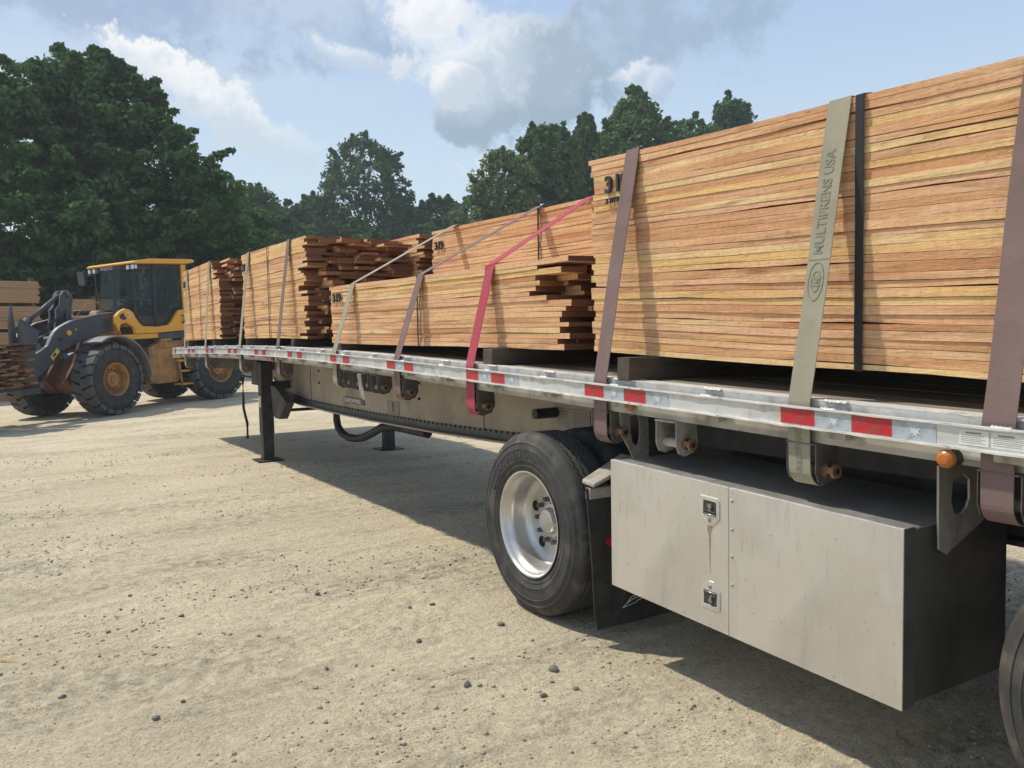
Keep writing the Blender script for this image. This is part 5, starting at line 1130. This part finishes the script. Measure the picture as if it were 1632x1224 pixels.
obj('mirror', mb, MT['black'], loader, bevel=.02)
mb = MB(); mb.tube([RL(-.8, .3, 3.29), RL(-.8, .3, 3.55)], .006, 5); obj('aerial', mb, MT['black'], loader)
# cab inside
mb = MB(); mb.box(-.95, -.42, -.26, .26, 1.95, 2.12, RL); mb.box(-1.0, -.86, -.24, .24, 2.12, 2.75, RL); mb.box(-.85, -.55, -.15, .15, 1.8, 1.95, RL); obj('driver_seat', mb, MT['seat'], loader, bevel=.03)
mb = MB(); mb.tube([RL(.02, 0, 1.85), RL(-.16, 0, 2.34)], .03, 8)
obj('steering_column', mb, MT['black'], loader)
mb = MB(); cc = Vector(RL(-.18, 0, 2.38)); e1 = n4; e2 = (h4 * -.45 + u3 * .89).cross(n4).normalized()
mb.tube([cc + e1 * .19 * math.cos(2 * math.pi * k / 20) + e2 * .19 * math.sin(2 * math.pi * k / 20) for k in range(21)], .014, 6); mb.tube([cc - e1 * .19, cc + e1 * .19], .01, 5); obj('steering_wheel', mb, MT['black'], loader, smooth=True)
mb = MB(); side(mb, [(.05, 1.8), (.05, 2.3), (-.10, 2.28), (-.05, 1.8)], RL, -.25, .25); mb.box(-.75, -.35, -.48, -.30, 1.8, 2.25, RL); obj('console', mb, MT['black'], loader)
# lumber carried on the forks
fF = lambda l, w, t: tuple(FL(1.90 + w, l, .80 + t))
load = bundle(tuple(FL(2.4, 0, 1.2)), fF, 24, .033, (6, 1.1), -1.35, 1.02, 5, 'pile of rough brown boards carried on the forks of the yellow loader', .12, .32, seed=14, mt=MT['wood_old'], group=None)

# the operator
def skin(name, pts, edges, rad, mt, parent, loc, sub=1, label=None, kind=None):
    me = bpy.data.meshes.new(name); c = Vector(loc); me.from_pydata([Vector(p) - c for p in pts], edges, [])
    o = link_mesh(name, me, mt, parent, c); s = o.modifiers.new('skin', 'SKIN'); s.use_smooth_shade = True
    for v, r_ in zip(me.skin_vertices[0].data, rad): v.radius = r_ if isinstance(r_, tuple) else (r_, r_)
    me.skin_vertices[0].data[0].use_root = True
    o.modifiers.new('sub', 'SUBSURF').levels = sub; o.modifiers['sub'].render_levels = sub; return o
pw = Vector(RL(-.72, 0, 2.12)); person = thing('person', tuple(pw), 'operator in a blue shirt and cap seated inside the loader cab, hands on the wheel', 'person')
P_ = [(-.72, 0, 2.16), (-.72, 0, 2.35), (-.70, 0, 2.55), (-.68, 0, 2.68), (-.66, 0, 2.76), (-.64, 0, 2.86), (-.635, 0, 2.94),
      (-.68, .19, 2.62), (-.58, .25, 2.38), (-.36, .18, 2.44), (-.24, .16, 2.46), (-.68, -.19, 2.62), (-.58, -.25, 2.38), (-.36, -.18, 2.44), (-.24, -.16, 2.46),
      (-.70, .10, 2.14), (-.30, .14, 2.18), (-.18, .14, 1.88), (-.08, .14, 1.83), (-.70, -.10, 2.14), (-.30, -.14, 2.18), (-.18, -.14, 1.88), (-.08, -.14, 1.83)]
E_ = [(0, 1), (1, 2), (2, 3), (3, 4), (4, 5), (5, 6), (3, 7), (7, 8), (8, 9), (9, 10), (3, 11), (11, 12), (12, 13), (13, 14), (0, 15), (15, 16), (16, 17), (17, 18), (0, 19), (19, 20), (20, 21), (21, 22)]
RD = [.14, .13, .14, .10, .055, .085, .08, .06, .045, .036, .04, .06, .045, .036, .04, .09, .07, .05, .04, .09, .07, .05, .04]
skin('body', [RL(*q) for q in P_], E_, RD, MT['skin'], person, pw)
ci = [0, 1, 2, 3, 7, 8, 11, 12]; mp = {a: i for i, a in enumerate(ci)}
skin('shirt', [RL(*P_[i]) for i in ci], [(mp[a], mp[b]) for a, b in E_ if a in mp and b in mp], [RD[i] + .014 for i in ci], MT['shirt'], person, pw)
ci = [0, 15, 16, 17, 19, 20, 21]; mp = {a: i for i, a in enumerate(ci)}
skin('trousers', [RL(*P_[i]) for i in ci], [(mp[a], mp[b]) for a, b in E_ if a in mp and b in mp], [RD[i] + .012 for i in ci], MT['trousers'], person, pw)
mb = MB(); mb.lathe([(2.93, .098), (2.99, .092), (3.02, .06), (3.03, .01)], 14, lambda a, b, c: RL(-.64 + b, c, a)); mb.box(-.56, -.46, -.06, .06, 2.935, 2.95, RL); obj('cap', mb, MT['cap'], person)
mb = MB(); mb.tube([RL(-.565, 0, 2.88), RL(-.535, 0, 2.855)], [.014, .012], 6); obj('nose', mb, MT['skin'], person)

# ------------------------------------------------------------------ lumber stacks behind the loader
def far_stack(x0, x1, y, z0, label, h, seed, depth=1.2):
    zg = float(ground_z((x0 + x1) / 2, y)); b = thing('lumber_stack', ((x0 + x1) / 2, y, zg), label, 'lumber', 'stacks behind the loader'); r = np.random.default_rng(seed); z = z0
    for q, hh in enumerate(h):
        n = max(2, int(hh / .045)); th = hh / n; mb = MB()
        for k in range(n):
            mb.box(x0 + r.normal() * .015, x1 + r.normal() * .02, y + r.normal() * .012, y + depth, z + k * th + .002, z + (k + 1) * th - .003)
        obj('plank_layer', mb, MT['wood_far'], b, kind='stuff', label='close stacked boards'); z += hh
        for xx in np.linspace(x0 + .15, x1 - .15, 3):
            mb = MB(); mb.box(xx - .05, xx + .05, y + .02, y + depth, z, z + .09); obj('bearer', mb, MT['dunnage'], b)
        z += .09
MT['wood_far'] = mat('stacked_boards', (.34, .20, .105), (.42, .27, .15), .85, 0, 3, (.6, 1, 14), .4, 30)
far_stack(-3.2, 1.27, 27, -.15, 'taller stack of sawn lumber at the left edge, beyond the loader forks', [.55, .6, .62, .62, .60], 3)
far_stack(1.78, 3.6, 27.6, -.1, 'low reddish lumber stack seen between the loader boom and its cab', [.6, .62, .55, .80], 4)

# utility pole
mb = MB(); mb.tube([(9.0, 34.0, -.2), (8.86, 34.0, 5.9)], [.11, .08], 8); tag(obj('utility_pole', mb, MT['pole'], None), 'thin grey leaning pole in front of the distant trees above the front bundle', 'pole')

# ------------------------------------------------------------------ trees
def leaf_mesh(name, Cn, rad, per, size, r, flat=.55, aspect=.55):
    """leaf-sized rhombs spread through many clump volumes"""
    n = len(Cn) * per; c = np.repeat(Cn, per, 0); rr = np.repeat(rad, per)
    d = r.normal(size=(n, 3)); d /= np.linalg.norm(d, axis=1)[:, None]; q = r.random(n) ** .45
    p_ = c + d * (q * rr)[:, None] * np.array([1, 1, flat])
    nrm = d * .5 + r.normal(size=(n, 3)) * .55 + np.array([0, 0, .55]); nrm /= np.linalg.norm(nrm, axis=1)[:, None]
    t = np.cross(nrm, r.normal(size=(n, 3))); t /= np.linalg.norm(t, axis=1)[:, None]; b = np.cross(nrm, t)
    s = size * r.uniform(.6, 1.35, n)[:, None]
    V = np.stack([p_ + t * s, p_ + b * s * aspect + nrm * s * .12, p_ - t * s, p_ - b * s * aspect + nrm * s * .12], 1).reshape(-1, 3)
    F = np.arange(n * 4).reshape(n, 4); return V, F
def tree(name, x, y, h, rad, seed, kind='leaf_mid', z_low=.25, nclump=90, per=130, leaf=.2, label='', cat='tree', group=None, shape='round', flat=.55, crad=None, trunk=True, core=0.5, sprays=0, tips=60):
    r = np.random.default_rng(seed); zg = float(ground_z(x, y)); root = thing(name, (x, y, zg), label, cat, group)
    h *= .965; zc0 = h * z_low; H = h - zc0; cl = []; cr = []
    def prof_(q):
        if shape == 'round': return math.sqrt(max(.02, 1 - (2 * q - 1) ** 2 * .97)) * (1 if q > .35 else .78 + .6 * q)
        if shape == 'cone': return (1 - q) ** .6 * .95 + .05
        return math.sqrt(max(.02, 1 - q ** 3.4)) * (.90 if q > .15 else .80 + q * .6) * (1 if False else 1) * (.88 + .16 * math.sin(q * 9 + seed))
    def env(a, q): return rad * prof_(q) * (1 + .13 * math.sin(3 * a + seed) + .11 * math.sin(5 * a + q * 9 + seed * 2) + .05 * math.sin(9 * a - q * 23 + seed))
    cd = crad or rad * .15
    if sprays:                     # long limbs carrying flat sprays of leaves
        for b_ in range(sprays):
            a = r.uniform(0, 2 * math.pi); q = 1 - r.random() ** .75; L_ = env(a, q) * r.uniform(.82, 1.16); q0 = max(0, q - r.uniform(.10, .28))
            for t in np.linspace(.30, 1, 13):
                zz = zc0 + H * (q0 + (q - q0) * t ** .8) + .15 * math.sin(t * 6 + b_)
                for m_ in range(2 if t < .85 else 1):
                    aa = a + r.normal() * .16 * t; rr = L_ * t * r.uniform(.93, 1.05)
                    cl.append((x + rr * math.cos(aa), y + rr * math.sin(aa), zg + zz + r.normal() * .12)); cr.append(cd * r.uniform(.65, 1.3) * (1.15 - .55 * t))
    for i in range(nclump):
        a = r.uniform(0, 2 * math.pi); q = r.random() ** .85
        lump = .5 + .5 * math.sin(a * 4 + q * 11 + seed) * math.sin(q * 17 + a * 2)
        rho = env(a, q) * (.84 + .13 * lump + .08 * r.random()); cl.append((x + rho * math.cos(a), y + rho * math.sin(a), zg + zc0 + q * H * (.965 + .03 * r.random()))); cr.append(cd * r.uniform(.55, 1.35))
    for i in range(tips):          # loose twig ends beyond the crown outline
        a = r.uniform(0, 2 * math.pi); q = r.random() ** .8; e_ = env(a, q)
        for m_ in range(3):
            rr = e_ * (.97 + .06 * m_ * r.uniform(.7, 1.3)); cl.append((x + rr * math.cos(a), y + rr * math.sin(a), zg + zc0 + q * H * 1.005 + .14 * m_ * (q > .6) + r.normal() * .05)); cr.append(cd * (.62 - .15 * m_))
    for i in range(150):            # inner mass
        a = r.uniform(0, 2 * math.pi); q = r.random() * .86; rho = env(a, q) * .72 * r.random() ** .5
        cl.append((x + rho * math.cos(a), y + rho * math.sin(a), zg + zc0 + q * H)); cr.append(rad * .22)
    cl = np.array(cl); cr = np.array(cr)
    V, F = leaf_mesh(name, cl, cr, per, leaf, r, flat); c = V.mean(0)
    link_mesh('crown', np_mesh('crown', V - c, F, False), MT[kind], root, c)
    mb = MB(); tr = max(.10, rad * .07)
    top = np.array([x + r.normal() * .2, y + r.normal() * .2, zg + h * .88])
    nn = 7; pts = [tuple(np.array([x, y, zg - .1]) * (1 - k / nn) + top * (k / nn) + r.normal(size=3) * np.array([.06, .06, 0]) * rad * .3 * (k > 0)) for k in range(nn + 1)]
    mb.tube(pts, [tr * (1 - .85 * k / nn) for k in range(nn + 1)], 8)
    idx = r.choice(len(cl), min(len(cl), 26), replace=False)
    for k in idx:
        e = cl[k]; s = min(.85, max(.12, (e[2] - zg) / h - .22)); bse = np.array(pts[0]) * (1 - s) + top * s; mid = bse * .5 + e * .5 + np.array([0, 0, -.04 * h * 0 + .03 * h])
        mb.tube([tuple(bse), tuple(mid), tuple(e)], [tr * .35 * (1 - s * .6), tr * .2, tr * .06], 5)
    obj('trunk', mb, MT['bark'], root, fix=False)
    return root
tree('maple_tree', 3.4, 34.8, 12.0, 6.0, 41, 'leaf_dark', .04, 560, 66, .112, 'huge dark maple filling the left of the picture behind the loader', shape='dome', crad=.60, sprays=130, flat=.45, tips=170)
tree('maple_tree', -4.6, 41.5, 12.4, 6.2, 42, 'leaf_dark', .04, 420, 44, .16, 'dark broad tree cut by the left edge, beside the huge maple', shape='dome', crad=.7, sprays=60, flat=.5)
G = 'trees along the far side of the yard'
spec = [  # x, y, h, rad, kind, shape, label
    (9.8, 47.5, 8.8, 2.6, 'leaf_dark', 'round', 'dark rounded tree just right of the huge maple'),
    (15.7, 60.7, 12.0, 3.1, 'leaf_mid', 'round', 'rounded mid green tree with a double top left of the skyline gap'),
    (20.1, 65.0, 11.6, 3.0, 'leaf_dark', 'round', 'low dark tree in the dip of the skyline'),
    (23.6, 68.3, 13.2, 2.8, 'leaf_mid', 'round', 'tree leaning against the left side of the tall domed tree'),
    (26.6, 65.7, 17.8, 3.7, 'leaf_dark', 'round', 'tall dense domed tree standing highest in the middle of the skyline'),
    (32.9, 71.2, 13.2, 2.9, 'leaf_mid', 'round', 'pointed tree right of the tall domed tree'),
    (31.9, 62.5, 12.6, 2.9, 'leaf_dark', 'round', 'dark tree between the domed tree and the pale willow like tree'),
    (29.9, 52.7, 11.0, 2.8, 'leaf_pale', 'round', 'pale feathery low tree at the left of the right hand group'),
    (25.2, 41.4, 11.9, 2.7, 'leaf_pale', 'dome', 'pale willow like tree with airy drooping sprays'),
    (28.5, 41.9, 13.9, 2.5, 'leaf_mid', 'dome', 'mid green tree beside the pale willow like tree'),
    (34.2, 45.8, 15.9, 2.2, 'leaf_dark', 'cone', 'dark narrow tree with pointed sprays above the high lumber'),
    (36.3, 43.3, 17.1, 3.7, 'leaf_mid', 'dome', 'broad tree with a flat top behind the end of the tallest bundle'),
    (42.1, 44.4, 16.3, 3.0, 'leaf_mid', 'round', 'tree filling in behind the top edge of the tallest bundle'),
    (45.4, 43.7, 18.0, 3.2, 'leaf_dark', 'dome', 'dark tree top standing alone above the lumber edge, rightmost in view'),
    (52.9, 43.0, 16.0, 4.1, 'leaf_mid', 'round', 'tree hidden behind the tallest bundle, beyond the lone tree top'),
    (59.4, 39.0, 15.5, 4.1, 'leaf_mid', 'round', 'far right tree hidden behind the lumber load')]
for i, (x, y, h, rd, kd, sh, lb) in enumerate(spec):
    tree('broadleaf_tree', x, y, h, rd * 1.08, 60 + i, kd, .06, 640 if kd != 'leaf_pale' else 300, 36, .17 if kd != 'leaf_pale' else .12, lb, shape=sh, crad=rd * .135, sprays=0 if sh == 'round' else 26, group=G, flat=.8, tips=14 if 'domed tree stand' in lb or 'dense domed' in lb else 60)
bs = [(7.2, 40.6, 5.8, 2.6), (10.9, 41.0, 6.2, 2.0), (13.4, 46.5, 6.6, 2.3), (16.2, 51.0, 7.4, 2.5), (18.6, 50.0, 7.0, 2.4), (21.3, 51.4, 8.0, 2.6), (22.6, 45.8, 7.2, 2.4), (26.4, 50.0, 8.2, 2.5), (23.0, 58.0, 9.6, 2.6), (28.4, 58.0, 9.8, 2.6), (19.0, 58.5, 9.6, 2.5), (32.5, 49.5, 8.6, 2.7), (37.5, 50, 9.5, 3.0)]
nm = ['in front of the huge maple, at its right foot', 'with the pale crown just left of the leaning pole', 'behind the leaning pole', 'left of the domed tree, low', 'under the dip of the skyline', 'in front of the tall domed tree', 'above the ragged ends of the third bundle', 'behind the pale willow like tree', 'deep in the wood behind the domed tree', 'deep in the wood at the right', 'deep in the wood at the left', 'under the dark narrow tree', 'behind the broad flat topped tree']
for i, (x, y, h, rd) in enumerate(bs):
    tree('young_tree', x, y, h, rd, 90 + i, 'leaf_mid' if i % 3 else 'leaf_dark', .02, 300, 34, .15, 'bushy young tree ' + nm[i], shape='dome', crad=rd * .16, sprays=10, group='bushy young trees below the skyline')
# continuous undergrowth at the wood's edge
r = np.random.default_rng(77); n = 520; t = r.random(n); X = -30 + 95 * t; Y = 47 + 22 * r.random(n) - .10 * X; Z = r.uniform(.2, 6.5, n) * r.random(n) ** .5
V, F = leaf_mesh('undergrowth', np.stack([X, Y + 6, Z], 1), r.uniform(.9, 1.9, n), 75, .30, r, .8)
o = link_mesh('undergrowth', np_mesh('undergrowth', V, F, False), MT['leaf_dark'], None, (0, 0, 0)); tag(o, 'dark undergrowth filling the wood behind the yard', 'undergrowth', None, 'stuff')

# ------------------------------------------------------------------ summer haze over the yard
mb = MB(); mb.box(-440, 440, -140, 640, -3.0, 22.5)
hm = bpy.data.materials.new('haze_air'); hm.use_nodes = True; hn = hm.node_tree; hn.nodes.clear()
ho = hn.nodes.new('ShaderNodeOutputMaterial'); hv = hn.nodes.new('ShaderNodeVolumePrincipled'); hn.links.new(hv.outputs[0], ho.inputs['Volume'])
hv.inputs['Density'].default_value = .0012; hv.inputs['Color'].default_value = (.86, .92, 1, 1); hv.inputs['Anisotropy'].default_value = .2
hz_o = obj('haze', mb, hm, None); hz_o['kind'] = 'stuff'; hz_o['label'] = 'thin summer haze over the yard and the trees'; hz_o['category'] = 'haze'
